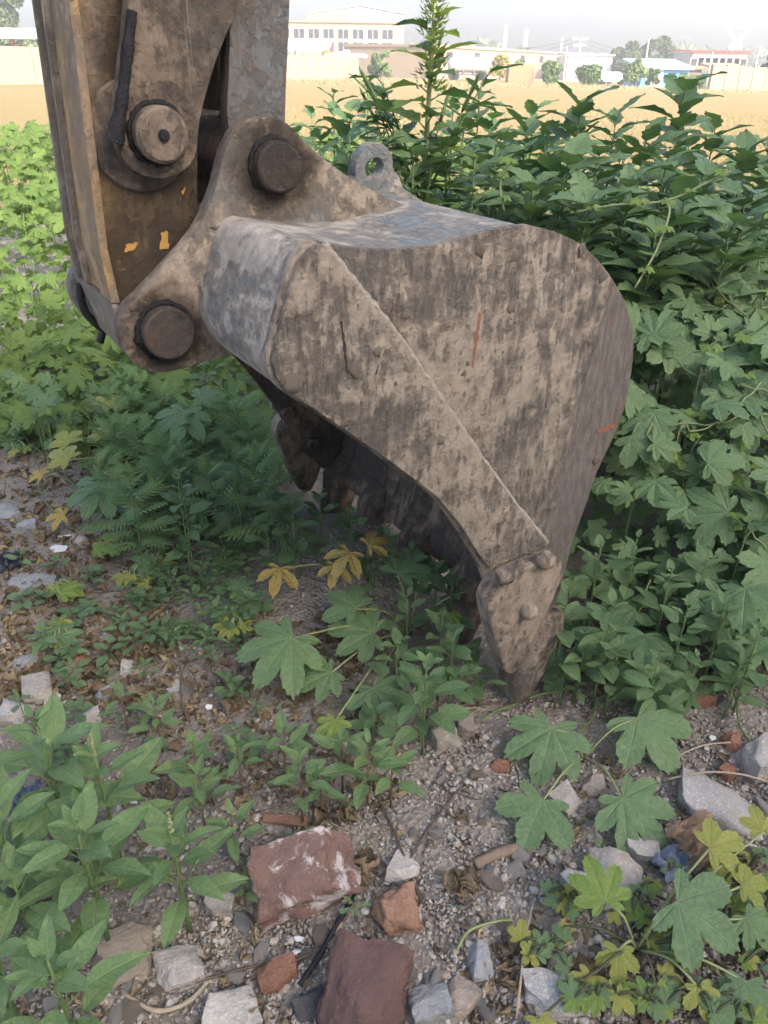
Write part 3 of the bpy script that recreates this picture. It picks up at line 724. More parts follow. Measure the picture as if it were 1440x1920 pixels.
# --- hinge ears
we = .33
EARL = [(560, 250), (600, 290), (660, 335), (720, 366), (790, 398)]
lowL = [(300, 512), (262, 552), (240, 574), (227, 600), (224, 632), (236, 662), (262, 690), (300, 700), (340, 693), (390, 678), (436, 664)]
upL = [(365, 438), (398, 370), (416, 305), (428, 268), (448, 238), (478, 222), (512, 220), (540, 231)]
ear_uv = pxs(dens([(300, 512)]+upL, 3)+dens(EARL, 2), we)
ear_uv += [(ear_uv[-1][0]+.02, ear_uv[-1][1]-.05), (-.33, 1.17), (-.47, 1.13), (-.55, 1.03)]
ear_uv += pxs(dens(list(reversed(lowL)), 3)[:-1], we)
for w0 in (we, .712):
    plate(ear_uv, w0, w0+.042, 'hinge_ear', M_EAR, bucket, .006)
weld(pxs([(395, 420), (450, 428), (560, 444), (650, 440), (740, 415)], we), we+.002, .008, seed=5, mat=M_EAR)
def disc(name, c, w0, w1, r_, mat, par, bev=.004, n=28, prof=None):
    prof = prof or [(w0, 1), (w1+bev, 1), (w1, 1-bev/r_)]
    return MB().loft([[(c[0]+r_*k*math.cos(q*2*math.pi/n), w, c[1]+r_*k*math.sin(q*2*math.pi/n)) for q in range(n)] for w, k in prof]).obj(name, mat, par, auto=40)
def ragged_ring(name, c, w, r0, r1, par, seed):
    rr = random.Random(seed); pts = []
    mb = MB(); n = 46; rings = []
    for q in range(n+1):
        a = 2*math.pi*(q % n)/n; rad = r0+rr.uniform(-.0015, .0015); th_ = r1*(.35+.9*abs(mn.noise(Vector((math.cos(a)*2.2, math.sin(a)*2.2, seed))))*1.3+rr.uniform(0, .25))
        cu = (c[0]+rad*math.cos(a), c[1]+rad*math.sin(a))
        rings.append([(cu[0]+th_*math.cos(t_)*math.cos(a), w+th_*.8*math.sin(t_), cu[1]+th_*math.cos(t_)*math.sin(a)) for t_ in [i*math.pi/3 for i in range(6)]])
    return mb.loft(rings, cap=False).obj(name, M_GREASE, par, smooth=True)
for c_, r_ in ((PIN_L, .050), (PIN_U, .045)):
    disc('hinge_pin', c_, .76, we-.030, r_, M_PIN, exc)
    ragged_ring('grease_ring', c_, we-.002, r_+.003, .0085, exc, int(r_*1000))
# --- lifting eye on top of the bucket
eye_o = []
ec = uv(695, 313, .53)
ro, ri = .052, .022
nseg = 28; mb = MB()
def eye_pt(a, r_): return (ec[0]+r_*math.cos(a), ec[1]+r_*math.sin(a))
rings = []
for q in range(nseg+1):
    a = 2*math.pi*q/nseg
    o_ = eye_pt(a, ro*(1.0+.05*math.sin(2*a))); i_ = eye_pt(a, ri*(1+.12*math.sin(a*2+1)))
    rings.append([(o_[0], .512, o_[1]), (o_[0], .548, o_[1]), (i_[0], .548, i_[1]), (i_[0], .512, i_[1])])
mb.loft(rings, cap=False)
foot = pxs([(740, 325), (752, 352), (790, 378)], .53)
mb2 = [(ec[0]-.05, ec[1]-.012), (ec[0]-.022, ec[1]-.04), (ec[0]+.0, ec[1]-.035), (ec[0]+.028, ec[1]-.036), (ec[0]+.052, ec[1]-.005), foot[0], foot[1], foot[2], (foot[2][0]+.02, 1.17), (ec[0]-.12, 1.17)]
le_ = mb.obj('lifting_eye', M_SHELL, bucket, bevel=.006, auto=40)
plate(mb2, .514, .546, 'lifting_eye_foot', M_SHELL, bucket, .006)

# --- stick (dipper arm)
WS0, WS1 = .40, .69
zT = 2.7
stick_out = [(-.800, 1.10), (-.806, 1.20), (-.797, 1.40), (-.788, 1.60), (-.74, zT), (-.30, zT), (-.50, 1.75), (-.572, 1.55), (-.598, 1.42), (-.618, 1.25), (-.635, 1.10), (-.655, .99), (-.70, .957), (-.748, .962), (-.782, .99)]
stick = plate(stick_out, WS0, WS1, 'stick_arm', M_STICK, exc, .006)
stick['label'] = 'worn ochre painted dipper arm with greasy brown side'
def front_strip(w0, w1, out, name, mat, zb=1.085, ztop=zT):
    P = [(-.800, 1.10), (-.806, 1.20), (-.797, 1.40), (-.788, 1.60), (-.74, ztop)]
    rings = [[(u-out, w0, z), (u-out, w1, z), (u+.004, w1, z), (u+.004, w0, z)] for u, z in P]
    return MB().loft(rings).obj(name, mat, stick, bevel=.003, auto=40)
M_OCHRE = mudsteel('ochre_paint', steel=(.26,.20,.15), mud=(.36,.29,.21), amt=.62, streak=(14,14,2), rot=(0,0,0), paint=(.50,.33,.145), rust=.3, seed=11)
M_LEDGE = mudsteel('ledge_paint', steel=(.20,.185,.165), mud=(.34,.29,.23), amt=.72, streak=(20,20,4), paint=(.27,.25,.22), rust=.2, seed=13)
front_strip(.388, .462, .012, 'flange_strip', M_OCHRE)
front_strip(.470, .560, .003, 'face_plate', M_OCHRE)
front_strip(.562, .574, .016, 'raised_rib', M_LEDGE)
front_strip(.578, .632, .003, 'face_plate', M_OCHRE)
front_strip(.634, .646, .016, 'raised_rib', M_LEDGE)
front_strip(.650, .692, .006, 'face_plate', M_OCHRE)
# lower nose plate and hose
rings = [[(-.812, .388, 1.098), (-.812, .692, 1.098), (-.80, .692, 1.098), (-.80, .388, 1.098)], [(-.792, .388, .985), (-.785, .692, .985), (-.765, .692, .99), (-.772, .388, .99)], [(-.752, .392, .945), (-.745, .69, .945), (-.735, .69, .955), (-.742, .392, .955)]]
MB().loft(rings).obj('nose_plate', M_LEDGE, stick, bevel=.003, auto=40)
hp = [uv(x, y, .66) for x, y in ((149, 530), (152, 560), (162, 588), (182, 608), (192, 620), (187, 642))]
MB().tube(smoothpath([(u, .66, z) for u, z in hp], 5), .009, 8).obj('grease_hose', M_RUBBER, stick, smooth=True)
# paint chips left on the dirty side
M_CHIP = plain('ochre_chip', (.40, .24, .07), .6, 40, .3)
for pts in ([(302, 436), (313, 434), (317, 466), (300, 468)], [(236, 458), (258, 455), (252, 468), (234, 474)], [(340, 358), (347, 352), (344, 368)]):
    plate(pxs(ragged(pts, 5, 2.0), WS0-.001), WS0-.0025, WS0-.0005, 'paint_chip', M_CHIP, stick, 0)
# --- rocker links, boss and pin
rk = pxs(dens([(244, -40), (236, 60), (226, 140), (216, 220), (222, 280), (248, 318), (292, 336), (336, 326), (366, 296), (374, 240), (384, 190), (408, 110), (440, 30), (462, -40)], 3), .352)
tl, tr_ = rk[0], rk[-1]
rk += [(tr_[0]+.10, 1.86), (tr_[0]+.10, 1.95), (tr_[0]+.04, 2.0), (tr_[0]-.04, 1.96), (tl[0]+.02, 1.75)]
rocker = plate(rk, .352, .392, 'rocker_link', M_ROCK, exc, .006)
plate(rk, .700, .740, 'rocker_link', M_ROCK, exc, .006)
disc('pin_boss', (PIN_R[0]-.018, PIN_R[1]-.006), WS0+.01, .393, .094, M_ROCK, exc)
disc('hinge_pin', PIN_R, .76, .318, .046, M_ROCK, exc, .006)
disc('grease_nipple', PIN_R, .33, .310, .010, M_GREASE, exc, .003, 10)
ragged_ring('grease_ring', PIN_R, .350, .049, .007, exc, 3)
tp = [uv(x, y, .345) for x, y in ((248, 20), (240, 90), (233, 150), (227, 200), (219, 240), (214, 268))]
P = smoothpath([(u, .345, z) for u, z in tp], 6); rr_ = random.Random(4)
MB().tube(P, [.010+.006*(i/len(P))**3*(1.6 if i > len(P)*.7 else 1)+rr_.uniform(-.0015, .0015) for i in range(len(P))], 8).obj('taped_hose', M_GREASE, rocker, smooth=True)
# --- bucket link (between the ears)
lk = pxs(dens([(432, -60), (431, 60), (428, 150), (426, 215), (440, 300), (470, 350), (530, 350), (545, 300), (536, 225), (541, 100), (547, -60)], 2), .398)
lk += [(lk[-1][0]+.01, 1.98), (lk[0][0]-.01, 1.98)]
blink = plate(lk, .398, .440, 'bucket_link', M_LINK, exc, .006)
plate(lk, .640, .682, 'bucket_link', M_LINK, exc, .006)
bt = [(PIN_U[0], .442, PIN_U[1]), (PIN_U[0], .638, PIN_U[1])]
MB().tube(bt, .072, 20).obj('link_bush', M_ROCK, exc, auto=50)
cx_ = (lk[-1][0]+lk[-2][0])/2
MB().loft([[(PIN_U[0]+.0-.055, w, 1.42), (PIN_U[0]-.045, w, 1.42), (cx_-.03, w, 1.9), (cx_-.05, w, 1.9)] for w in (.442, .638)]).obj('link_web', M_ROCK, exc, bevel=.004)
# hydraulic cylinder running up along the arm, out of view
topj = Vector((tr_[0]+.03, .545, 1.92))
MB().tube([topj, topj+Vector((.12, 0, .55))], .038, 16).obj('cylinder_rod', M_STEEL, exc, auto=50)
MB().tube([topj+Vector((.12, 0, .55)), topj+Vector((.26, 0, 1.2))], .07, 18).obj('cylinder_barrel', M_OCHRE, exc, auto=50)
MB().tube([topj+Vector((0, -.19, 0)), topj+Vector((0, .19, 0))], .05, 18).obj('hinge_pin', M_PIN, exc, auto=50)
MB().tube([(-.68, .56, 1.0), (-.52, .56, 1.24), (-.44, .56, 1.4)], .05, 12).obj('inner_boss', M_ROCK, exc, auto=50)
# scraped paint marks and a gouge on the side plate
M_SMEAR = plain('orange_smear', (.23, .11, .068), .85, 150, .7); M_GOUGE = plain('gouge', (.035, .03, .028), .8)
for nm, m_, w_, pts in (('paint_smear', M_SMEAR, -.0006, [(1118, 808), (1132, 799), (1154, 794), (1156, 800), (1140, 806), (1122, 813)]), ('paint_smear', M_SMEAR, -.0006, [(898, 585), (902, 590), (896, 640), (887, 690), (884, 688), (890, 640)]),
                       ('gouge', M_GOUGE, -.0138, [(630, 598), (634, 600), (642, 650), (646, 696), (641, 692), (637, 650)]), ('pale_scrape', M_WELD, -.0006, [(995, 480), (1010, 486), (1018, 530), (1020, 585), (1012, 588), (1006, 540)]), ('pale_scrape', M_WELD, -.0138, [(706, 650), (712, 652), (704, 690), (696, 700)])):
    plate(pxs(ragged(pts, 6, 1.3 if nm != 'pale_scrape' else 2.5)), w_, w_+.0004, nm, m_, bucket, 0)
# --- clods of dried mud stuck to the plate
rr = random.Random(11)
clod_specs = [(958, 577, .012), (540, 715, .020), (660, 690, .016), (965, 480, .010), (1105, 640, .009), (700, 655, .010), (1035, 950, .014), (1090, 470, .014), (1130, 520, .012), (900, 470, .013), (760, 590, .009), (1120, 860, .016), (960, 930, .012), (820, 820, .010), (1000, 760, .008), (870, 700, .007), (610, 760, .012)]
for _ in range(14):
    clod_specs.append((rr.uniform(640, 1150), rr.uniform(470, 950), rr.uniform(.003, .006)))
def inside(pt, poly):
    x, y = pt; c_ = False; n = len(poly)
    for i in range(n):
        x1, y1 = poly[i]; x2, y2 = poly[i-1]
        if (y1 > y) != (y2 > y) and x < (x2-x1)*(y-y1)/(y2-y1)+x1: c_ = not c_
    return c_
def lumpy(seed, sub=2, amp=.75):
    bm = bmesh.new(); bmesh.ops.create_icosphere(bm, subdivisions=sub, radius=1)
    for v in bm.verts:
        v.co *= 1+amp*mn.noise(v.co*1.7+Vector((seed*3.1, seed, 0)))+amp*.5*mn.noise(v.co*4+Vector((seed, 0, 5)))
    me = bpy.data.meshes.new('mud_clod'); bm.to_mesh(me); bm.free()
    me.polygons.foreach_set('use_smooth', np.ones(len(me.polygons), bool)); me.materials.append(M_MUD); return me
clods = [lumpy(i) for i in range(5)]
for i, (x, y, s) in enumerate(clod_specs):
    q = uv(x, y)
    if not inside(q, side_out): continue
    w = -.013 if inside(q, wear) else 0.0
    link('mud_clod', clods[i % 5], bucket, Matrix.Translation((q[0], w, q[1])) @ Matrix.Rotation(rr.uniform(0, 6), 4, 'Y') @ Matrix.Diagonal((s*.95, s*.38, s*.8, 1)))
# ================================================================== LEAF SHAPES
def lobed_leaf(name, mat, lobes, seed=0, nper=11, sinus=.56, fold=.10, droop=.22, teeth=.035, petiole=0.0, smooth=True, pr=.012):
    """palmate leaf lying in xy, tip along +x, stalk joint at origin; uv = place within each lobe"""
    rr = random.Random(seed); L = [(R(a), l*rr.uniform(.93, 1.05)) for a, l in lobes]
    V = [(0, 0, 0)]; polar = []
    A0 = L[0][0]-R(20); A1 = L[-1][0]+R(20)
    bnd = [A0]+[(L[i][0]+L[i+1][0])/2 for i in range(len(L)-1)]+[A1]
    cols = []
    for i, (a, l) in enumerate(L):
        for k in range(nper):
            f = k/(nper-1)
            th = bnd[i]+(bnd[i+1]-bnd[i])*f
            half = (a-bnd[i]) if th < a else (bnd[i+1]-a)
            x = min(1.0, abs(th-a)/max(half, 1e-4))
            lowl = l if (i in (0, len(L)-1) and ((th < a and i == 0) or (th > a and i == len(L)-1))) else l
            sn = sinus if not ((i == 0 and th < a) or (i == len(L)-1 and th > a)) else .30
            r_ = lowl*(sn+(1-sn)*(.66*(1-x**2.4)**.8+.34*(1-x)))
            if 0 < k < nper-1: r_ *= 1+teeth*(1 if k % 2 else -1)
            if k == 0 and i > 0: continue
            cols.append((th, r_))
    fr = (.30, .66, 1.0); ring = []
    for th, r_ in cols:
        idx = []
        # nearest lobe for folding
        i = min(range(len(L)), key=lambda j: abs(L[j][0]-th)); half = .5*(bnd[i+1]-bnd[i]); x = min(1, abs(th-L[i][0])/max(half, .01))
        for f in fr:
            rr_ = r_*f; z = fold*x*rr_*(1-.3*f)-droop*rr_*rr_+.02*mn.noise(Vector((th*2+seed, rr_*4, 0)))
            V.append((rr_*math.cos(th), rr_*math.sin(th), z)); idx.append(len(V)-1)
        ring.append(idx)
    Fc = []
    for q in range(len(ring)-1):
        a, b = ring[q], ring[q+1]
        Fc.append((0, a[0], b[0])); 
        for k in range(2): Fc.append((a[k], a[k+1], b[k+1])); Fc.append((a[k], b[k+1], b[k]))
    UV = []
    for f in Fc:
        cx = sum(V[i][0] for i in f)/3; cy = sum(V[i][1] for i in f)/3; th = math.atan2(cy, cx)
        i = max(k for k in range(len(L)) if th >= bnd[k]-1e-6) if th >= bnd[0] else 0
        a = L[i][0]
        for v in f:
            x, y, _ = V[v]; UV.append((x*-math.sin(a)+y*math.cos(a), x*math.cos(a)+y*math.sin(a)))
    if petiole:
        b = len(V); mb = MB().tube([(0, 0, -.004), (-.12*petiole, 0, -.10*petiole), (-.30*petiole, 0, -.5*petiole), (-.32*petiole, 0, -petiole)], [pr, pr, pr*1.1, pr*1.3], 4, False)
        V += mb.v
        for f in mb.f:
            for t_ in ((f[0], f[1], f[2]), (f[0], f[2], f[3])):
                Fc.append(tuple(i+b for i in t_)); UV += [(0, .5)]*3
        off = Vector((.32*petiole, 0, petiole)); V = [tuple(Vector(v)+off) for v in V]
    return mesh_np(name, V, np.array(Fc), mat, smooth, UV)
def blade_leaf(name, mat, wid=.27, arch=.18, fold=.12, pet=.35, wav=.03, seed=0, rows=8, jag=0.0, peak=.42, curl=0.0, up=.35):
    """simple leaf: stalk base at origin, blade grows along +x (blade length 1)"""
    V = []; Fc = []; UV = []
    rr = random.Random(seed)
    sx = lambda t_: t_
    cross = (-1, -.5, 0, .5, 1)
    for i in range(rows+1):
        t_ = i/rows
        w = wid*(math.sin(math.pi*min(1, t_**(math.log(.5)/math.log(peak))))**.85) if 0 < t_ < 1 else .002
        if jag and 0 < i < rows: w *= 1+jag*(1 if i % 2 else -.6)
        for c_ in cross:
            x = t_; y = c_*w
            z = fold*abs(c_)*w*2 - arch*(t_**1.8) + wav*math.sin(t_*9+seed+c_*1.3)*abs(c_) + curl*(c_*c_)*w
            V.append((x, y, z))
    n = 5
    for i in range(rows):
        for k in range(4):
            a, b, c_, d_ = i*n+k, i*n+k+1, (i+1)*n+k+1, (i+1)*n+k
            Fc += [(a, d_, c_), (a, c_, b)]
    for f in Fc:
        for v in f: UV.append((V[v][1], V[v][0]))
    if pet:
        dx = pet*math.cos(up); dz = pet*math.sin(up)
        V = [(x+dx, y, z+dz) for x, y, z in V]
        b = len(V); mb = MB().tube([(0, 0, 0), (dx*.5, 0, dz*.45), (dx+.03, 0, dz-.004)], [.022, .016, .010], 4, False)
        V += mb.v
        for f in mb.f:
            for t_ in ((f[0], f[1], f[2]), (f[0], f[2], f[3])):
                Fc.append(tuple(i+b for i in t_)); UV += [(0, .5)]*3
    return mesh_np(name, V, np.array(Fc), mat, True, UV)
def feather_leaf(name, mat, seed=0):
    V = []; Fc = []; UV = []
    def leaflet(p, a, l, w, zz):
        ca, sa = math.cos(a), math.sin(a); b = len(V)
        for t_, s in ((0, 0), (.35, 1), (.35, -1), (.75, .7), (.75, -.7), (1, 0)):
            x = t_*l; y = s*w; V.append((p+x*ca-y*sa, x*sa+y*ca, zz-.25*t_*l+.15*p-.3*p*p))
        for f in ((0, 2, 1), (1, 2, 4), (1, 4, 3), (3, 4, 5)):
            Fc.append(tuple(i+b for i in f)); UV.extend((V[i+b][1]*.3+.1, V[i+b][0]) for i in f)
    for i in range(7):
        p = .12+.12*i; l = .36*math.sin(math.pi*(.2+.7*i/7))+.06
        for s in (-1, 1):
            leaflet(p, s*R(52), l, .026, 0)
            leaflet(p+.05, s*R(20), l*.7, .02, .01); leaflet(p+l*.3, s*R(75), l*.5, .02, -.02)
    leaflet(.92, 0, .25, .026, 0); leaflet(0, 0, 1, .012, 0)
    return mesh_np(name, V, np.array(Fc), mat, True, UV)
L7 = [(-122, .44), (-80, .70), (-40, .92), (0, 1.0), (40, .92), (80, .70), (122, .44)]
L5 = [(-105, .50), (-52, .85), (0, 1.0), (52, .85), (105, .50)]
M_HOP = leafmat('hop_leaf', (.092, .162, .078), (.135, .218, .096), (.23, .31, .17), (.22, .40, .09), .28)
M_HOPS = leafmat('hop_leaf_sun_tint', (.11, .19, .05), (.16, .24, .065), (.24, .32, .11), (.36, .46, .08), .42)  # hop leaf copy made lighter and yellower, sunlight put into its colour
M_HOPY = leafmat('hop_leaf_young', (.13, .22, .05), (.20, .29, .07), (.28, .34, .12), (.3, .42, .08), .35)
M_YEL = leafmat('yellow_leaf', (.42, .29, .07), (.40, .32, .11), (.5, .42, .16), (.5, .38, .06), .3, blot=(.12, .07, .03, .8))
M_YG = leafmat('yellowing_leaf', (.20, .25, .06), (.29, .31, .08), (.36, .36, .12), (.4, .42, .06), .3, blot=(.40, .30, .06, .6))
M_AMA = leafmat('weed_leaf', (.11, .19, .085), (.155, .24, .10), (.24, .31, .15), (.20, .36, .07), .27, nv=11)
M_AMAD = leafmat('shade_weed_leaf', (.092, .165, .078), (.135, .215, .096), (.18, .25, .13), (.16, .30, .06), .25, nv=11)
M_RAG = leafmat('thicket_leaf', (.085, .155, .074), (.122, .20, .09), (.15, .22, .10), (.15, .28, .05), .24, nv=8)
M_FEA = leafmat('mugwort_leaf', (.11, .20, .075), (.16, .25, .085), (.1, .16, .06), (.16, .28, .05), .22, veinw=.2)
M_DRY = leafmat('dry_leaf', (.16, .12, .075), (.25, .20, .13), (.28, .23, .15), (.25, .16, .07), .15, rough=.85, blot=(.09, .055, .03, .6))
M_STEM = plain('green_stem', (.12, .19, .07), .6, 30, .3); M_STEMP = plain('pale_stem', (.24, .28, .13), .6, 30, .25)
M_STEMD = plain('dark_stem', (.065, .075, .04), .7, 30, .3); M_STEMR = plain('reddish_stem', (.17, .10, .065), .7, 30, .3)
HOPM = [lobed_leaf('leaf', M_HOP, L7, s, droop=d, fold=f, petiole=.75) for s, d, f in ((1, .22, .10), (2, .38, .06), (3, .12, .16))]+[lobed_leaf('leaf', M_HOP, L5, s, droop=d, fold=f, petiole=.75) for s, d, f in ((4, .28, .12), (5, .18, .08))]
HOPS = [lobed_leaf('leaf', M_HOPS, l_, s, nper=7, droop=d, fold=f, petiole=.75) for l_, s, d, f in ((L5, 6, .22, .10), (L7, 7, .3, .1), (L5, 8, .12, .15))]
HOPY = [lobed_leaf('leaf', M_HOPY, L5, s, droop=.2, fold=.16, petiole=.5, nper=9) for s in (9, 10)]
BIG = [lobed_leaf('leaf', M_HOP, L7 if s % 2 else L5, 20+s, nper=15, droop=d, fold=f, teeth=.03) for s, d, f in ((1, .16, .09), (2, .24, .10), (3, .34, .08), (4, .10, .12))]
BIGY = lobed_leaf('leaf', M_HOPY, L7, 31, nper=13, droop=.22, fold=.14); BIGYEL = lobed_leaf('leaf', M_YEL, L5, 32, nper=11, droop=.35, fold=.25, sinus=.3)
BIGYG = lobed_leaf('leaf', M_YG, L5, 33, nper=11, droop=.2, fold=.12)
AMA = [blade_leaf('leaf', M_AMA, .205, a, .13, .38, .022, s, up=u) for s, a, u in ((1, .18, .5), (2, .34, .4), (3, .08, .55), (4, .25, .3))]
AMAD = [blade_leaf('leaf', M_AMAD, .27, a, .12, .40, .02, s, up=u) for s, a, u in ((5, .2, .5), (6, .36, .4), (7, .1, .5))]
AMAR = [blade_leaf('leaf', M_AMAD, .33, a, .10, .35, .015, s, up=.4, peak=.55) for s, a in ((8, .12), (9, .25))]
RAG = [blade_leaf('leaf', M_RAG, .27, a, .13, .22, .03, s, 9, .17, .36, up=u) for s, a, u in ((11, .22, .5), (12, .42, .3), (13, .05, .7), (14, .30, .45))]
RAGS = [blade_leaf('leaf', M_HOPS, .25, a, .13, .22, .03, s, 9, .17, .36, up=.5) for s, a in ((15, .22), (16, .35))]
FEA = [feather_leaf('leaf', M_FEA, s) for s in (1, 2)]
AMAY = blade_leaf('leaf', M_YEL, .26, .30, .12, .5, .03, 40, up=.2)

def basis(pos, xdir, zdir, s):
    z = Vector(zdir).normalized(); x = Vector(xdir); x = (x-z*x.dot(z)).normalized(); y = z.cross(x)
    return Matrix.Translation(Vector(pos)) @ Matrix((x, y, z)).transposed().to_4x4() @ Matrix.Diagonal((s, s, s, 1))
def leafM(pos, phi, el, s, roll=0.0):
    return Matrix.Translation(Vector(pos)) @ Matrix.Rotation(phi, 4, 'Z') @ Matrix.Rotation(-el, 4, 'Y') @ Matrix.Rotation(roll, 4, 'X') @ Matrix.Diagonal((s, s, s, 1))

# ------------------------------------------------------------------ upright leafy weeds
def weed(base, h, leaf, n, label, group, meshes=AMA, stemmat=M_STEM, name='leafy_weed', lean=(0, 0), seed=0, top=True, el0=.15, el1=.9, cat='weed', low=.15, spike=None, stemr=.006, small=.35, pw=.8):
    rr = random.Random(seed*17+3); g = zt(base.x, base.y)
    th = thing(name, label, cat, group, (base.x, base.y, g))
    axis = lambda f: Vector((lean[0]*f*f*h, lean[1]*f*f*h, f*h))
    MB().tube([axis(f)-Vector((0, 0, .02 if f == 0 else 0)) for f in (0, .25, .5, .75, 1)], [stemr*k for k in (1, .9, .75, .55, .3)], 6).obj('stem', stemmat, th, smooth=True)
    ph = rr.uniform(0, 6.28)
    for i in range(n):
        f = low+(1-low)*(i+.5)/n if n > 1 else .8
        f = min(1, f**pw)
        ph += 2.4+rr.uniform(-.3, .3)
        k = (1-f)
        s = leaf*(small+(1-small)*min(1, k*2.6))*(rr.uniform(.8, 1.15))*(.75+.25*min(1, f*3))
        el = el0+(el1-el0)*f**2.2+rr.uniform(-.15, .2)
        link('leaf', meshes[rr.randrange(len(meshes))], th, leafM(axis(f), ph, el, s, rr.uniform(-.3, .3)))
    if spike:
        for q in range(spike):
            a = rr.uniform(0, 6.28); p0 = axis(1 if q == 0 else rr.uniform(.6, .95)); d_ = Vector((math.cos(a)*.25, math.sin(a)*.25, 1)) if q else Vector((.05, 0, 1)); l_ = rr.uniform(.08, .18)
            P = [p0+d_*l_*.6*j/24+Vector((rr.uniform(-.002, .002), rr.uniform(-.002, .002), 0)) for j in range(25)]
            MB().tube(P, [.0035*(1-j/40)+rr.uniform(0, .003) for j in range(24)]+[.0006], 6).obj('flower_spike', M_STEMP, th, smooth=True)
    return th
GA = 'leafy weeds in rubble'
def crown(px, py, h): p = on_ground(px, py, h); return Vector((p.x, p.y, 0))
# big pale weeds by the broken brick (crown pixel, height, leaf, n)
for i, (x, y, h, l_, n, sp_) in enumerate([(141, 1547, .36, .120, 20, 0), (321, 1565, .30, .105, 17, 1), (69, 1363, .40, .135, 16, 0), (177, 1417, .36, .125, 14, 1), (87, 1796, .34, .110, 17, 0), (-25, 1500, .38, .125, 18, 0), (20, 1640, .30, .11, 12, 0), (-30, 1760, .30, .11, 14, 0)]):
    weed(crown(x, y, h), h, l_, n, 'tall pale green weed with long pointed leaves in clump left of broken brick', 'clump of tall pale weeds in rubble', AMA, M_STEM, seed=i+1, low=.22, spike=sp_, stemr=.0055)
for i, (x, y, h, l_, n) in enumerate([(368, 1453, .20, .075, 12), (361, 1395, .20, .07, 10), (444, 1395, .17, .06, 9), (433, 1529, .15, .06, 8), (289, 1323, .16, .055, 9), (224, 1294, .14, .05, 7), (560, 1420, .22, .075, 11), (690, 1400, .20, .085, 10), (640, 1385, .18, .07, 9), (530, 1370, .18, .075, 8), (735, 1425, .16, .07, 9), (600, 1455, .13, .055, 8)]):
    weed(crown(x, y, h), h, l_, n, 'small leafy weed rooted in bare soil between pale weed clump and bucket tooth', 'small weeds on bare soil', AMA, M_STEMR, seed=i+31, low=.3, stemr=.003)
for i, (x, y, h, l_, n) in enumerate([(800, 1245, .30, .085, 16), (850, 1195, .28, .075, 12), (745, 1195, .24, .07, 10), (830, 1150, .30, .075, 12), (880, 1215, .20, .07, 9), (790, 1310, .15, .055, 8), (700, 1330, .14, .06, 8), (905, 1265, .12, .055, 6), (765, 1120, .22, .07, 10), (850, 1080, .22, .065, 10)]):
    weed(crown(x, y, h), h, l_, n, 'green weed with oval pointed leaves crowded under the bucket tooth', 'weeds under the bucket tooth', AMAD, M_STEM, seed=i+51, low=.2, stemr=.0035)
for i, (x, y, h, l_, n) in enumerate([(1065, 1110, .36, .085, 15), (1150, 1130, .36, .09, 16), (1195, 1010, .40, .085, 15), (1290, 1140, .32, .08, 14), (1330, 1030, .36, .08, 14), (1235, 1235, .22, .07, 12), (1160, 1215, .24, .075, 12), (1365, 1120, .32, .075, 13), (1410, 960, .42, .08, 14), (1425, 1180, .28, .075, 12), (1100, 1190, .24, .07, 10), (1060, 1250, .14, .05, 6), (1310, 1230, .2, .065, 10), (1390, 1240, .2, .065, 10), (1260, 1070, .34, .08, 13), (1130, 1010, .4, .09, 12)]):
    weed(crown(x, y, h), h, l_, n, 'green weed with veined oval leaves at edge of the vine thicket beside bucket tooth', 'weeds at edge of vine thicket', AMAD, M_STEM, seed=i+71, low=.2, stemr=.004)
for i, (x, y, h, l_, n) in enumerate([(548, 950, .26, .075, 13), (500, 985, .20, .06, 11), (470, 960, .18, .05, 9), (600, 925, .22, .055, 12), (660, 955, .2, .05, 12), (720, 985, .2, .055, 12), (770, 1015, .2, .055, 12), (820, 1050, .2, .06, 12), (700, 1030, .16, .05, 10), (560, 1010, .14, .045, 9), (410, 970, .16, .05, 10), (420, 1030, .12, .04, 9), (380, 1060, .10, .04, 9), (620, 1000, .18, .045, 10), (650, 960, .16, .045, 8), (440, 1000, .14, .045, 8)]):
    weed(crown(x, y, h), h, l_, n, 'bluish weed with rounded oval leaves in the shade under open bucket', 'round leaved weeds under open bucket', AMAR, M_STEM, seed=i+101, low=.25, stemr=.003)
# tiny seedlings over the bare ground on the left
for i in range(115):
    x = rnd.uniform(10, 520); y = rnd.uniform(1010, 1420)
    if rnd.random() < .35: x, y = rnd.uniform(250, 460), rnd.uniform(1020, 1200)
    h = rnd.uniform(.04, .09)
    weed(crown(x, y, h), h, rnd.uniform(.025, .055), rnd.randint(6, 10), 'tiny seedling with oval leaves on bare soil beside dry litter', 'seedlings on bare soil', AMAR if rnd.random() < .6 else AMA, M_STEM, 'seedling', seed=i+201, low=.4, stemr=.0015, el0=.1, el1=.6, cat='seedling')
# lone low weeds on the rubble
for i, (x, y, h, l_, n) in enumerate([(560, 1565, .05, .035, 6), (1260, 1620, .05, .03, 5), (645, 1500, .05, .03, 5), (1130, 1590, .04, .03, 5), (665, 1690, .06, .03, 7), (455, 1660, .07, .035, 8), (1080, 1280, .08, .05, 6)]):
    weed(crown(x, y, h), h, l_, n, 'lone low weed sprouting between stones of the rubble', 'low weeds between stones', AMA, M_STEM, 'seedling', seed=i+301, low=.5, stemr=.0015, el0=.1, el1=.5, cat='seedling')

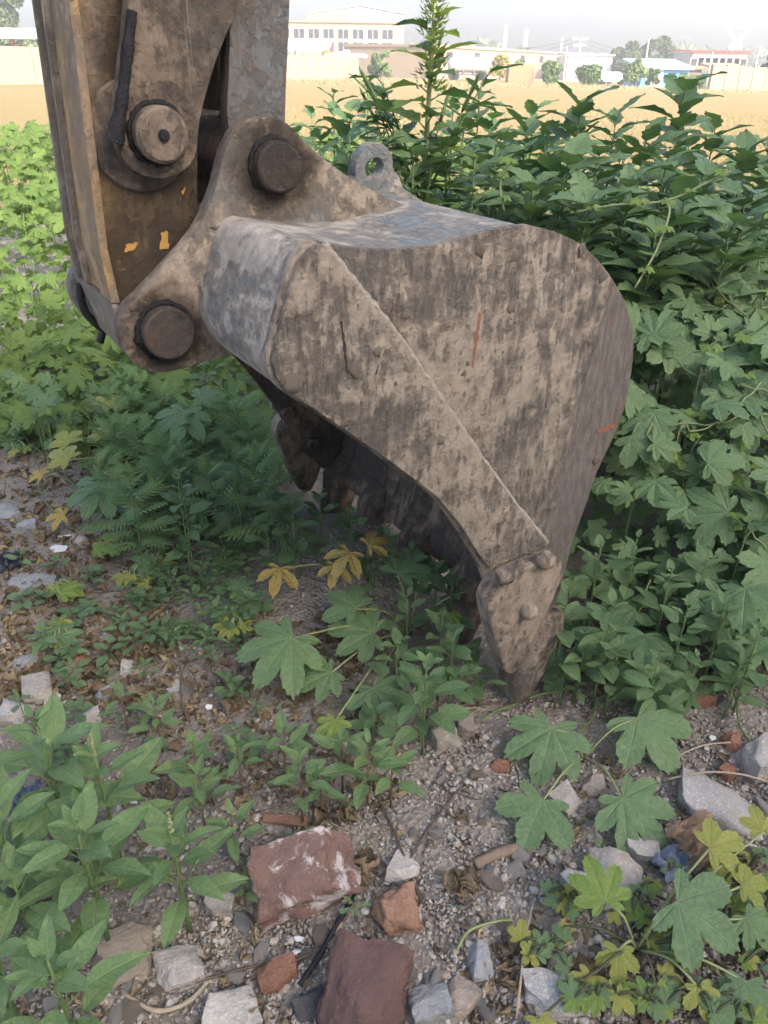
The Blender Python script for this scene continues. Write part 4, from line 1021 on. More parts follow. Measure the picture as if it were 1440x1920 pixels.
# ------------------------------------------------------------------ thicket heights
def canopy(x, y):
    right = np.interp(y, [1.5, 1.7, 1.95, 2.25, 2.7, 3.2, 4.2, 5.5], [0, .16, .40, .60, .76, .86, .86, .7])*sstep(.15, .7, x+.35*max(0, y-2.4))
    left = np.interp(y, [2.5, 3.0, 3.6, 4.4, 5.3, 7, 9.5], [0, .16, .38, .66, .95, 1.0, .9])*(1-sstep(1.2, 2.4, x))
    return float(max(right, left*sstep(2.4, 3.2, y)))
BPROF = [(u, z) for u, z in side_out]
def in_bucket(p, pad=.05):
    q = p-BP; u, w = q.dot(BU), q.dot(BW)
    if -.05-pad < w < WB+.05+pad and p.z < 1.5:
        if inside((u, p.z), BPROF) or inside((u-pad, p.z), BPROF): return True
    if .25 < w < .85 and u < -.3 and u > -.95 and p.z > .85: return True
    return False
def vine(start, az, length, n, label, group, meshes, size, yfun=canopy, seed=0, mat=M_STEM, jz=.07, name='hop_vine', bias=(0, -.55), ymin=0):
    rr = random.Random(seed*13+5)
    P = []; a = az; x, y = start
    step = length/14
    for i in range(15):
        z = zt(x, y)+max(.03, yfun(x, y)-rr.uniform(.02, jz))
        P.append(Vector((x, y, z))); a += rr.uniform(-.35, .35); x += math.cos(a)*step; y += math.sin(a)*step
    b = Vector((P[0].x, P[0].y, zt(P[0].x, P[0].y)))
    ok = [p for p in P if not in_bucket(p)]
    if len(ok) < 5: return None
    th = thing(name, label, 'vine', group, b)
    st = smoothpath([Vector((0, 0, -.02))]+[p-b for p in ok], 2)
    MB().tube(st, .0028, 5).obj('stem', mat, th, smooth=True)
    cnt = 0
    for i in range(n):
        f = (i+rr.random())/n*(len(ok)-1.001); k = int(f); p = ok[k].lerp(ok[k+1], f-k)
        s = size*rr.uniform(.45, 1.3)
        ph = rr.uniform(0, 6.28); zd = Vector((bias[0]+rr.uniform(-.65, .65), bias[1]+rr.uniform(-.6, .55), 1))
        xd = Vector((math.cos(ph)+bias[0]*.8, math.sin(ph)+bias[1]*1.2, -.15))
        side = Vector((rr.uniform(-.10, .10), rr.uniform(-.10, .10), rr.uniform(-.09, .03)))
        pos = p+side
        if yfun is canopy and (canopy(pos.x, pos.y) < .09 or (pos.y < 1.62)): continue
        if in_bucket(pos+Vector(zd).normalized()*s*.75, .09) or in_bucket(pos, .05): continue
        if pos.z < zt(pos.x, pos.y)-.02: pos.z = zt(pos.x, pos.y)
        link('leaf', meshes[rr.randrange(len(meshes))], th, basis(pos-b, xd, zd, s)); cnt += 1
    return th
# right-hand thicket: vines over the slope beside and behind the bucket
k = 0
for i in range(46):
    y = 1.68+(i % 12)/12*1.5+rnd.uniform(0, .14); x = rnd.uniform(.55, .95+.52*y)
    if y < 1.95 and x < .75: x = rnd.uniform(.75, 1.3)
    near = y < 2.3
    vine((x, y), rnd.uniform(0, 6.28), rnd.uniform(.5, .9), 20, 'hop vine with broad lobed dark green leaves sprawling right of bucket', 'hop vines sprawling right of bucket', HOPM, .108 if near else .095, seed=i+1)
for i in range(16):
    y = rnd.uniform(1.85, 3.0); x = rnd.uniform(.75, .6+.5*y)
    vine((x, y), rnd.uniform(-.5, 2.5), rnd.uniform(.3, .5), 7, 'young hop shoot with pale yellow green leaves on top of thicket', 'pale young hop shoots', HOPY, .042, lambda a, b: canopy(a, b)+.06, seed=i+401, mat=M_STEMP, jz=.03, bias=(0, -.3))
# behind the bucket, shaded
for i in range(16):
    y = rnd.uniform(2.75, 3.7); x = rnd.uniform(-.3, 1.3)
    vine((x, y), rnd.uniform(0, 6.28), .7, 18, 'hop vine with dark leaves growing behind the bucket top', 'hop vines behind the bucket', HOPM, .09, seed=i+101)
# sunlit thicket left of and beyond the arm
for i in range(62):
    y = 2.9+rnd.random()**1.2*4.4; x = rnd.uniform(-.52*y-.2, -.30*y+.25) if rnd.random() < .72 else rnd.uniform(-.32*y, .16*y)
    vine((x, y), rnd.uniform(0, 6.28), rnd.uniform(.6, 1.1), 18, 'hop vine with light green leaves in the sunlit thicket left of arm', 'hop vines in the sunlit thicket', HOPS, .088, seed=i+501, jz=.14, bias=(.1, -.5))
# fill of leaves deeper in both thickets (cannot be counted)
def fill(name, label, pts, meshes, size, mats, seed):
    rs_ = np.random.RandomState(seed); VV = []; TT = []; UU = []; b = 0; rr = random.Random(seed)
    tpl = []
    for me in meshes:
        v = np.empty(len(me.vertices)*3, np.float32); me.vertices.foreach_get('co', v); tr_i = np.empty(len(me.loops), np.int32); me.loops.foreach_get('vertex_index', tr_i)
        u = np.empty(len(me.loops)*2, np.float32); me.uv_layers[0].data.foreach_get('uv', u); tpl.append((v.reshape(-1, 3), tr_i.reshape(-1, 3), u))
    for p in pts:
        v, f, u = tpl[rr.randrange(len(tpl))]
        zd = Vector((rr.uniform(-.5, .5), -.5+rr.uniform(-.5, .5), 1)); ph = rr.uniform(0, 6.28)
        Mx = np.array(basis(p, (math.cos(ph), math.sin(ph)-.5, -.2), zd, size*rr.uniform(.6, 1.2)))
        VV.append(v @ Mx[:3, :3].T+Mx[:3, 3]); TT.append(f+b); UU.append(u); b += len(v)
    o = link(name, mesh_np(name, np.concatenate(VV), np.concatenate(TT), mats, True, np.concatenate(UU)))
    return tag(o, label, 'foliage', None, 'stuff')
pts = []
while len(pts) < 2600:
    y = rnd.uniform(1.8, 5.6); x = rnd.uniform(.2, .9+.55*y); h = canopy(x, y)
    p = Vector((x, y, zt(x, y)+h*rnd.uniform(.1, .8)-.06))
    if h > .15 and not in_bucket(p+Vector((0, 0, .06)), .16): pts.append(p)
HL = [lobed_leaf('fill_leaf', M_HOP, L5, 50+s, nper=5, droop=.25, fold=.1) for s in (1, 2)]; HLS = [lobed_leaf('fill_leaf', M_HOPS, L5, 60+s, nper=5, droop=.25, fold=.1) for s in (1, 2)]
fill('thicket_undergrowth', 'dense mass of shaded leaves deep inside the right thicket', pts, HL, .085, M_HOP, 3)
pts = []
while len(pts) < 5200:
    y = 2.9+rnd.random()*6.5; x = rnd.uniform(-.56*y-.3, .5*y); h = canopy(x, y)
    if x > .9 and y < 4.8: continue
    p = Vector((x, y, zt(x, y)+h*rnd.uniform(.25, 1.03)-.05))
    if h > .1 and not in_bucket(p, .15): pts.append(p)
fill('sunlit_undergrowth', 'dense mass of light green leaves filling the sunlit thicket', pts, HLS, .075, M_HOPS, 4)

# ------------------------------------------------------------------ tall broad-leaved weeds against the field
TG = 'tall broad leaved weeds along the field'
def tall(x, y, h, l_, n, seed, label='tall weed with jagged pointed leaves standing between bucket and field', grp=TG, meshes=RAG, lean=(0, 0)):
    weed(Vector((x, y, 0)), h, l_, n, label, grp, meshes, M_STEM, 'tall_weed', lean, seed, low=.30, el0=.05, el1=.62, stemr=.008, small=.72, pw=.55)
def tall_px(px, ptop, Y, l_, n, seed, **k):
    p = at_y(px, ptop, Y); tall(p.x, Y, p.z-zt(p.x, Y), l_, n, seed, **k)
tall_px(1283, 175, 3.7, .21, 32, 1, label='tallest jagged leaved weed standing out against the yellow field')
tall_px(1088, 205, 3.6, .20, 30, 2, label='tall jagged leaved weed between spiked weed and the tallest weed')
for i, (px, pt, Y) in enumerate([(1155, 225, 4.0), (1210, 265, 3.5), (1340, 250, 3.9), (1400, 285, 3.7), (1440, 280, 4.2), (1030, 250, 3.9), (985, 260, 3.7), (1120, 300, 3.3), (1250, 300, 3.3), (1060, 310, 3.2), (1320, 340, 3.2), (1400, 370, 3.1), (1180, 350, 3.0), (950, 300, 3.4), (1450, 330, 3.5), (1500, 300, 3.8), (1000, 350, 3.0), (1280, 395, 2.95), (1100, 385, 2.9), (1370, 430, 2.8), (1230, 440, 2.75), (920, 230, 4.4), (1170, 290, 4.5), (1290, 285, 4.6), (1080, 260, 4.6), (1390, 320, 4.7), (1000, 215, 5.0)]):
    tall_px(px, pt, Y, rnd.uniform(.18, .23), 26, i+10)
for i, (px, pt, Y) in enumerate([(625, 175, 3.9), (585, 215, 4.2), (690, 165, 3.6), (655, 215, 3.5), (720, 235, 3.2), (870, 215, 3.4), (900, 165, 3.7), (760, 250, 3.0), (840, 275, 3.0), (560, 250, 3.8), (600, 270, 3.4), (640, 260, 3.8), (680, 240, 4.0), (700, 280, 2.9), (745, 200, 3.8), (775, 300, 2.8), (890, 300, 2.9), (850, 190, 3.9), (930, 270, 3.2)]):
    tall_px(px, pt, Y, rnd.uniform(.12, .18), 22, i+50, label='bushy weed with toothed leaves close beside the tall spiked weed', grp='weeds beside the spiked weed')
# the tall spiked weed
p = at_y(795, 130, 3.0)
sw = weed(Vector((p.x, 3.0, 0)), 1.98, .17, 46, 'tall upright weed with thick pale flower spike rising above the bucket', None, RAGS+RAG[:2], M_STEMP, 'spiked_weed', (.02, 0), 77, low=.40, el0=.0, el1=.7, stemr=.014, small=.35)
rr = random.Random(3)
V = []; T = []
mb = MB()
for i in range(900):
    f = rr.random(); z = 1.42+.56*f; a = rr.uniform(0, 6.28); r0 = .016+.036*(1-f)**.6; s = rr.uniform(.008, .018)
    c_ = Vector((.02*1.98*(z/1.98)**2+r0*math.cos(a)*rr.random(), r0*math.sin(a)*rr.random(), z)); d_ = Vector((math.cos(a), math.sin(a), rr.uniform(.2, 1.4))).normalized(); q = d_.cross(Vector((rr.random(), rr.random(), 1))).normalized()
    mb.add([c_-q*s*.35, c_+d_*s, c_+q*s*.35, c_+d_*s*1.9], [(0, 1, 2), (0, 3, 1), (1, 3, 2)])
fs = mb.obj('flower_spike', M_HOPY, sw); 
for i in range(24):
    a = rr.uniform(0, 6.28); z0 = rr.uniform(.45, 1.15); l_ = rr.uniform(.2, .45); d_ = Vector((math.cos(a)*.7, math.sin(a)*.6, 1.0)).normalized()
    b0 = Vector((0, 0, z0)); P = [b0+d_*l_*j/8+Vector((0, 0, .03*j*j/64)) for j in range(9)]
    MB().tube(P, [.006-.0005*j for j in range(9)], 5).obj('branch', M_STEM, sw, smooth=True)
    if i % 2 == 0: MB().tube([P[-1]+d_*.02*j for j in range(8)], [.004+.004*abs(math.sin(j*2)) for j in range(7)]+[.001], 6).obj('side_spike', M_STEM, sw, smooth=True)
    for j in range(3, 9):
        if rr.random() < .75: link('leaf', RAG[rr.randrange(4)], sw, leafM(P[j], a+rr.uniform(-1.6, 1.6), rr.uniform(-.1, .6), rr.uniform(.06, .14)))
# long vine tendrils crossing the thicket
def tendril(pts, Y, label, rad=.0035, mat=M_STEMP):
    P = [at_y(x, y, yy) for (x, y), yy in zip(pts, Y)]
    th = thing('vine_tendril', label, 'tendril', 'loose vine tendrils over thicket', P[0]); MB().tube(smoothpath([q-P[0] for q in P], 5), rad, 5).obj('stem', mat, th, smooth=True)
    for q in smoothpath([q-P[0] for q in P], 2)[1::2]:
        for s in (-1, 1): link('leaf', HOPY[0], th, basis(q, (s, -.6, 0), (s*.2, -.4, 1), rnd.uniform(.014, .035)))
tendril([(1080, 398), (1150, 385), (1250, 376), (1330, 340), (1370, 320)], [2.7, 2.65, 2.6, 2.6, 2.6], 'long pale vine tendril stretching sideways across the tall weeds')
tendril([(1190, 540), (1230, 470), (1255, 400), (1248, 372)], [2.3, 2.35, 2.4, 2.5], 'pale vine tendril rising steeply behind the bucket curve')
tendril([(1300, 660), (1370, 648), (1420, 620), (1470, 580)], [2.0, 2.0, 2.0, 2.0], 'dark vine tendril bending over broad hop leaves', mat=M_STEM)
tendril([(945, 395), (938, 350), (948, 315), (965, 300)], [2.5, 2.5, 2.5, 2.5], 'pale hooked vine tendril just above bucket top')

# ------------------------------------------------------------------ single big hop leaves near the viewer
def bigleaf(th, px, py, h, size, ang, me, tilt=.35, roll=0.0, root=None):
    p = on_ground(px, py, h); a = R(ang); b = th.location
    zd = Vector((roll, -tilt, 1)); xd = Vector((math.cos(a), math.sin(a), -.1))
    link('leaf', me, th, basis(p-b, xd, zd, size*1.22))
    if root is not None:
        rp = Vector(root); mid_ = (p+rp)/2+Vector((0, 0, .03))
        MB().tube(smoothpath([rp-b, mid_-b, p-b+Vector((0, 0, -.004))], 4), [.0028]*9, 5).obj('leaf_stalk', M_STEMP if h > .05 else M_STEMD, th, smooth=True)
def hop_plant(px, py, label, leaves, grp=None):
    b = on_ground(px, py); th = thing('hop_vine', label, 'vine', grp, b)
    MB().tube([(0, 0, -.03), (0, 0, .02)], .004, 6).obj('stem', M_STEMD, th)
    for L_ in leaves: bigleaf(th, *L_, root=b+Vector((0, 0, .015)))
hop_plant(1092, 1430, 'hop plant with four large flat leaves on rubble below bucket tooth', [(1035, 1365, .09, .125, -110, BIG[0]), (1195, 1345, .09, .135, -60, BIG[1]), (1018, 1500, .07, .105, -118, BIG[3]), (1168, 1496, .07, .115, -55, BIG[0])])
hop_plant(770, 1190, 'hop plant with one huge leaf and bitten brown tip beside bucket tooth', [(548, 1195, .17, .135, -125, BIG[2]), (700, 1185, .12, .11, 170, BIG[0]), (668, 1140, .14, .09, 140, BIG[1]), (745, 1075, .15, .10, 60, BIG[3]), (700, 1290, .10, .10, -60, BIG[0]), (628, 1350, .12, .055, -100, BIGY), (842, 1150, .22, .045, -95, BIGY), (880, 1105, .2, .035, 80, BIGY), (790, 1075, .13, .08, 30, BIG[1]), (620, 1260, .1, .08, -150, BIG[0])])
hop_plant(1190, 1790, 'hop plant with pale striped leaves in the lower right rubble corner', [(1135, 1690, .12, .075, 100, BIGY), (1270, 1690, .13, .115, -35, BIG[1]), (1160, 1780, .06, .05, -100, BIGYG), (1110, 1830, .05, .045, -120, BIGYG), (1310, 1850, .06, .045, -80, BIGYG), (1330, 1590, .12, .07, 20, BIGYG), (1390, 1660, .10, .05, 10, BIGYG), (1400, 1720, .08, .055, -60, BIG[0]), (1050, 1735, .05, .032, -60, BIGYEL), (1230, 1850, .05, .04, -70, BIGYG), (1400, 1840, .07, .06, -100, BIG[1]), (1010, 1910, .04, .04, -80, BIGYG), (1300, 1780, .05, .04, 200, BIGY), (1430, 1560, .1, .05, 90, BIGYG)])
hop_plant(400, 880, 'hop plant with large drooping bluish leaf under the hinge', [(345, 770, .34, .13, -95, BIG[2]), (375, 745, .34, .08, 40, BIG[0]), (195, 905, .22, .12, -110, BIG[2]), (360, 955, .14, .075, -85, BIG[0]), (330, 910, .16, .06, 150, BIGYG), (130, 860, .2, .08, 150, BIGYG), (190, 820, .2, .06, 120, BIGYG)])
hop_plant(690, 1090, 'wilting vine with yellow shrivelled leaves before the open bucket', [(525, 1065, .12, .075, -100, BIGYEL), (655, 1035, .17, .075, -120, BIGYEL), (690, 1022, .18, .065, 30, BIGYEL), (630, 1060, .14, .06, -100, BIGYEL)])
hop_plant(250, 870, 'vine with yellowing leaves creeping over litter under the hinge', [(80, 890, .16, .05, 150, BIGYEL), (215, 890, .18, .06, -20, BIGYEL), (120, 965, .1, .06, 190, BIGYEL), (300, 985, .08, .05, -90, BIGYEL), (375, 940, .13, .05, 60, BIGYEL), (130, 830, .2, .08, 130, BIGYG), (190, 760, .22, .08, 60, BIGYG)])
hop_plant(640, 930, 'small dark hop shoot standing inside the open bucket mouth', [(622, 855, .17, .06, 170, BIG[0]), (655, 850, .17, .055, 20, BIG[1])])
for i, (x, y) in enumerate([(1020, 1800), (1110, 1880), (1200, 1900), (1290, 1880), (1380, 1900), (1430, 1800), (1340, 1740), (1060, 1700), (1400, 1640), (1250, 1760), (1430, 1700), (1180, 1700)]):
    hop_plant(x, y, 'low hop sprout with yellowing lobed leaves over the litter of lower right corner', [(x+rnd.uniform(-50, 50), y-15+rnd.uniform(-35, 30), .05, rnd.uniform(.018, .036), rnd.uniform(-180, 180), rnd.choice([BIG[1], BIGY, BIG[0], BIGYG])) for _ in range(8)], 'yellowing hop sprouts in litter')
for i, (x, y) in enumerate([(105, 1120), (250, 1100), (450, 1180), (120, 1200), (310, 1060), (200, 1050), (470, 1150), (330, 990), (60, 780), (30, 850), (260, 960)]):
    hop_plant(x, y, 'small hop sprout with yellow green lobed leaves on the littered soil', [(x+rnd.uniform(-30, 30), y-15+rnd.uniform(-30, 20), .06, rnd.uniform(.03, .055), rnd.uniform(-180, 180), rnd.choice([BIGYG, BIGY, BIG[0], BIGYG])) for _ in range(4)], 'hop sprouts on littered soil')
# ------------------------------------------------------------------ feathery mugwort under the hinge
for i in range(34):
    px = rnd.uniform(200, 520); py = rnd.uniform(660, 900)
    h = rnd.uniform(.2, .42); b = crown(px, py, h)
    if in_bucket(Vector((b.x, b.y, h)), .1): continue
    weed(b, h, rnd.uniform(.10, .15), 20, 'feathery green weed with finely cut leaves below the bucket hinge', 'feathery weeds below bucket hinge', FEA, M_STEM, 'feathery_weed', (rnd.uniform(-.2, .2), rnd.uniform(-.2, .1)), i+601, low=.1, el0=.1, el1=1.0, stemr=.003, small=.55)
for i in range(12):
    px = rnd.uniform(330, 560); py = rnd.uniform(640, 900); h = rnd.uniform(.25, .45); b = crown(px, py, h)
    if in_bucket(Vector((b.x, b.y, h)), .1): continue
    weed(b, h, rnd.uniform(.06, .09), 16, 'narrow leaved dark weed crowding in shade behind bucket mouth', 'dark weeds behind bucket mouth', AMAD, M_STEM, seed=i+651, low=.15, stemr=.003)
for i in range(26):
    px = rnd.uniform(-20, 260); py = rnd.uniform(560, 800); h = rnd.uniform(.15, .35); p = on_ground(px, py, h)
    vine((p.x, p.y), rnd.uniform(0, 6.28), .5, 12, 'creeping hop vine with mid green leaves over ground left of hinge', 'creeping hop vines left of hinge', HOPS if i % 3 else HOPM, .055, lambda a, b, h=h: h*.8, seed=i+701, jz=.1)
# ================================================================== RUBBLE
def stonemat(name, c, c2, spec=None, bump=.004, chips=None, sc_=1.0):
    t = NT(name); ob = t.tc(); r = t.rand()
    n1 = t.noise(ob, 18*sc_, 6, .7); n2 = t.noise(ob, 120*sc_, 4, .7)
    col = t.mix(r, c, c2); col = t.mix(t.ramp(n1, .4, .7, 0, .6), col, tuple(x*.62 for x in c)); col = t.mix(t.ramp(n2, .5, .75, 0, .5), col, tuple(min(1, x*1.4) for x in c2))
    if spec: col = t.mix(t.ramp(t.noise(ob, 11*sc_, 6, .75, .5), spec[3], spec[3]+.10), col, spec[:3])
    if chips:
        ve = t.voro(ob, chips[0], 'DISTANCE_TO_EDGE'); vc = t.voro(ob, chips[0], 'F1', 1); 
        hs = t.node('SeparateColor'); t.l.new(vc, hs.inputs[0])
        chip = t.mix(hs.outputs[0], (.44, .43, .42), (.33, .33, .32)); col = t.mix(t.ramp(ve, .05, .16), (.30, .29, .275), chip); col = t.mix(t.ramp(n1, .45, .65, 0, .6), col, (.31, .285, .25))
    t.col(col); t.rough(.92); t.b.inputs['Specular IOR Level'].default_value = .15
    t.nrm(t.bump(t.math('ADD', n1, t.math('MULTIPLY', n2, .5)), bump*3.0, 1.0))
    return t.m
M_GREYST = stonemat('grey_stone', (.32, .295, .262), (.44, .413, .375)); M_PALE = stonemat('pale_concrete', (.44, .412, .375), (.57, .54, .50))
M_TANST = stonemat('tan_stone', (.33, .275, .225), (.42, .355, .295)); M_BRICK = stonemat('red_brick', (.235, .125, .088), (.30, .16, .11), (.38, .30, .25, .62))
M_BRICKW = stonemat('red_brick_mortar', (.215, .138, .118), (.22, .142, .12), (.55, .51, .49, .50)); M_BRICKD = stonemat('dark_brick', (.145, .092, .082), (.15, .096, .085), (.26, .19, .17, .66))
M_TERR = stonemat('terrazzo', (.3, .3, .3), (.3, .3, .3), chips=(120,), bump=.001); M_SLATE = stonemat('dark_slate', (.085, .085, .088), (.11, .11, .115)); M_BLUEST = stonemat('bluish_stone', (.27, .28, .28), (.37, .38, .38))
def rock(name, mat, dims, seed, cuts=5, rough=.05, n=11, smooth=True):
    """block with random planes sliced off, then roughened"""
    rr = random.Random(seed); bm = bmesh.new(); bmesh.ops.create_cube(bm, size=2); bmesh.ops.subdivide_edges(bm, edges=bm.edges[:], cuts=n, use_grid_fill=True)
    pl = [(Vector((rr.uniform(-1, 1), rr.uniform(-1, 1), rr.uniform(-.6, 1))).normalized(), rr.uniform(.80, 1.15)) for _ in range(cuts)]
    for v in bm.verts:
        c_ = v.co.copy()
        for nr, d in pl:
            k = c_.dot(nr)-d
            if k > 0: c_ -= nr*k
        c_ += c_.normalized()*(mn.noise(c_*1.6+Vector((seed, 0, 0)))*rough*2+mn.noise(c_*5+Vector((0, seed, 0)))*rough+mn.noise(c_*13)*rough*.7+mn.noise(c_*2.7+Vector((seed, 7, 0)))*rough*1.2)
        v.co = Vector((c_.x*dims[0]/2, c_.y*dims[1]/2, c_.z*dims[2]/2))
    for f in bm.faces: f.smooth = smooth
    for e in bm.edges: e.smooth = not (len(e.link_faces) == 2 and e.calc_face_angle(0) > R(32))
    me = bpy.data.meshes.new(name); bm.to_mesh(me); bm.free(); me.materials.append(mat); return me
def put(name, label, cat, me, px, py, dims, rz, sink=.25, tilt=(0, 0), group=None):
    p = on_ground(px, py, dims[2]*.3); z = zt(p.x, p.y)
    o = link(name, me); o.location = (p.x, p.y, z+dims[2]*(.5-sink-.08)); o.rotation_euler = (R(tilt[0]), R(tilt[1]), R(rz)); return tag(o, label, cat, group)
def one(name, label, cat, mat, px, py, dims, rz, seed, sink=.25, tilt=(0, 0), cuts=5, rough=.05, group=None, n=11):
    return put(name, label, cat, rock(name, mat, dims, seed, cuts, rough, n), px, py, dims, rz, sink, tilt, group)
one('brick_fragment', 'large broken red brick smeared with white mortar', 'brick', M_BRICKW, 572, 1655, (.215, .125, .125), 16, 3, -.04, (8, -5), 4, .07, n=14)
one('brick_fragment', 'large dark red brick lying beside the black strap end', 'brick', M_BRICKD, 682, 1875, (.145, .15, .10), -14, 8, .0, (6, 4), 6, .08, n=14)
one('brick_fragment', 'small orange brick piece half sunk beside dark red brick', 'brick', M_BRICK, 520, 1828, (.075, .055, .045), 18, 13, .3, (5, 0), 4, .05)
one('terrazzo_slab', 'pale terrazzo slab fragment with white stone chips', 'slab', M_TERR, 1352, 1508, (.19, .13, .05), -22, 5, .2, (-14, 6), 6, .02)
one('concrete_chunk', 'smooth grey concrete chunk below the four large hop leaves', 'stone', M_GREYST, 1150, 1640, (.12, .085, .065), -18, 9, .2, (0, 8), 6, .04)
one('concrete_chunk', 'white crusted stone leaning against smooth grey chunk', 'stone', M_TERR, 1095, 1660, (.075, .07, .055), 30, 10, .25)
one('concrete_chunk', 'rounded pale boulder at the edge of the terrazzo slab', 'stone', M_PALE, 1432, 1425, (.10, .10, .09), 10, 21, .2, (0, 0), 3, .05)
one('concrete_chunk', 'pale speckled concrete flake upright under crossing twigs', 'stone', M_PALE, 760, 1625, (.06, .085, .03), -20, 15, .2, (-20, 0), 5, .02)
one('stone', 'orange tan rounded stone right of the mortared brick', 'stone', stonemat('orange_stone', (.33, .20, .14), (.36, .22, .155), (.42, .36, .30, .55)), 742, 1712, (.085, .08, .06), 10, 16, .2, (0, 0), 9, .10)
one('concrete_chunk', 'large white concrete lump under the forked dry stalk', 'stone', M_PALE, 335, 1810, (.09, .08, .05), 20, 17, .3, (0, 0), 5, .06)
one('concrete_chunk', 'pale flat concrete slab at the foot of the rubble', 'slab', M_PALE, 430, 1905, (.10, .08, .05), 25, 18, .2, (0, 5), 5, .03)
one('concrete_chunk', 'grey concrete lump with pebbly face near weed roots', 'stone', M_GREYST, 412, 1690, (.06, .055, .045), 0, 19, .25)
one('stone', 'brownish slab stone under the pale weed clump', 'stone', M_TANST, 232, 1790, (.10, .11, .035), 10, 20, .25)
one('slate_piece', 'dark slate shard between orange brick and dark brick', 'stone', M_SLATE, 585, 1890, (.06, .055, .025), 30, 22, .2, (8, 0))
one('stone', 'wide grey crusted stone under the lower right vine', 'stone', M_TERR, 1050, 1860, (.13, .09, .05), 8, 23, .3)
one('stone', 'broad bluish stone right of the dark red brick', 'stone', M_BLUEST, 805, 1880, (.075, .065, .05), 15, 24, .25)
one('stone', 'tan angular stone beside the broad bluish stone', 'stone', M_TANST, 862, 1868, (.07, .06, .04), 50, 25, .25)
one('stone', 'bluish oblong stone standing by the dry stalks', 'stone', M_BLUEST, 900, 1805, (.045, .07, .045), 10, 26, .25)
one('stone', 'angular grey brown stone just below bucket tooth, larger one', 'stone', M_GREYST, 830, 1372, (.07, .09, .07), 20, 27, .25)
one('stone', 'angular grey stone with reddish face below bucket tooth', 'stone', stonemat('grey_red_stone', (.30, .25, .22), (.33, .28, .25), (.33, .17, .11, .58)), 872, 1366, (.045, .05, .05), 0, 28, .25)
one('stone', 'grey stone half hidden under the lower left large hop leaf', 'stone', M_GREYST, 1062, 1500, (.07, .06, .05), 40, 29, .25)
one('stone', 'grey stone under the tip of the lower right large hop leaf', 'stone', M_GREYST, 1205, 1592, (.07, .06, .05), -10, 30, .25)
one('stone', 'reddish brown stone between two large hop leaves', 'stone', M_TANST, 1112, 1475, (.055, .05, .045), 0, 31, .25)
one('brick_fragment', 'red brick crumb under the upper left large hop leaf', 'brick', M_BRICK, 937, 1437, (.045, .03, .028), -10, 32, .25)
one('brick_fragment', 'orange brick piece in the weeds right of large hop leaves', 'brick', M_BRICK, 1320, 1312, (.05, .04, .04), 20, 33, .2)
one('brick_fragment', 'pinkish brick lump left of the rounded pale boulder', 'brick', M_BRICK, 1375, 1395, (.045, .05, .05), 0, 34, .2)
one('brick_fragment', 'pink stained stone beside the terrazzo slab top', 'brick', M_BRICK, 1365, 1445, (.05, .04, .04), 30, 35, .25)
one('tile_piece', 'flat terracotta tile piece lying behind the mortared brick', 'tile', stonemat('terracotta', (.29, .17, .12), (.31, .185, .13)), 535, 1538, (.10, .028, .016), -8, 36, .15, (0, 0), 2, .02)
one('brick_fragment', 'orange brick chunk by the dry log on littered soil', 'brick', M_BRICK, 150, 1238, (.05, .045, .04), 20, 37, .2)
one('brick_fragment', 'pinkish brick chunk below the orange one on littered soil', 'brick', M_TANST, 128, 1262, (.07, .05, .05), 40, 38, .25)
one('concrete_chunk', 'flat grey concrete piece among dry litter under vines', 'slab', M_BLUEST, 62, 1090, (.14, .09, .03), 15, 39, .3, (0, 0), 5, .03)
for i, (x, y, w) in enumerate([(70, 1290, .09), (25, 1330, .08), (165, 1345, .06), (15, 960, .08), (50, 985, .06), (150, 1010, .05), (330, 1290, .05), (240, 1250, .05), (45, 1240, .06), (200, 1300, .06), (100, 1310, .05)]):
    one('stone', 'pale weathered stone among dry litter on the left slope', 'stone', rnd.choice([M_PALE, M_BLUEST, M_GREYST]), x, y, (w, w*.8, w*.55), rnd.uniform(0, 180), 60+i, .3, group='stones among dry litter')
# pebbles: the 230 largest singly, the rest as gravel
def hull(seed, n=13, el=(1, .8, .62)):
    rr = random.Random(seed); bm = bmesh.new()
    for _ in range(n):
        v = Vector((rr.gauss(0, 1), rr.gauss(0, 1), rr.gauss(0, 1))).normalized()*rr.uniform(.85, 1); bm.verts.new((v.x*el[0], v.y*el[1], v.z*el[2]))
    r = bmesh.ops.convex_hull(bm, input=bm.verts); bmesh.ops.delete(bm, geom=[g for g in r['geom_unused'] if isinstance(g, bmesh.types.BMVert)], context='VERTS')
    bmesh.ops.bevel(bm, geom=bm.edges[:], offset=.07, segments=1, affect='EDGES', clamp_overlap=True) if n > 12 else None
    bmesh.ops.triangulate(bm, faces=bm.faces[:]); me = bpy.data.meshes.new('pebble'); bm.to_mesh(me); bm.free(); return me
PM = [M_GREYST, M_PALE, M_PALE, M_TANST, M_GREYST, M_BLUEST, M_PALE, M_TANST]
peb = []
for i in range(16):
    m_ = hull(i, 14+i % 4, (1, .65+.03*(i % 8), .45+.03*(i % 6))); m_.materials.append(PM[i % 8]); peb.append(m_)
def rubble_px(r_):
    while True:
        x = r_.uniform(-20, 1460); y = r_.uniform(1180, 1960)
        d = 0.0
        if y > 1290+.0*x and x > 780: d = 1.0
        if y > 1450 and 350 < x <= 780: d = 1.0
        if x <= 350 and y > 1450: d = .8
        if x <= 520 and y <= 1450: d = .32
        if 400 < x < 800 and 1380 < y <= 1480: d = .6
        if r_.random() < d: return x, y
pr_ = random.Random(21)
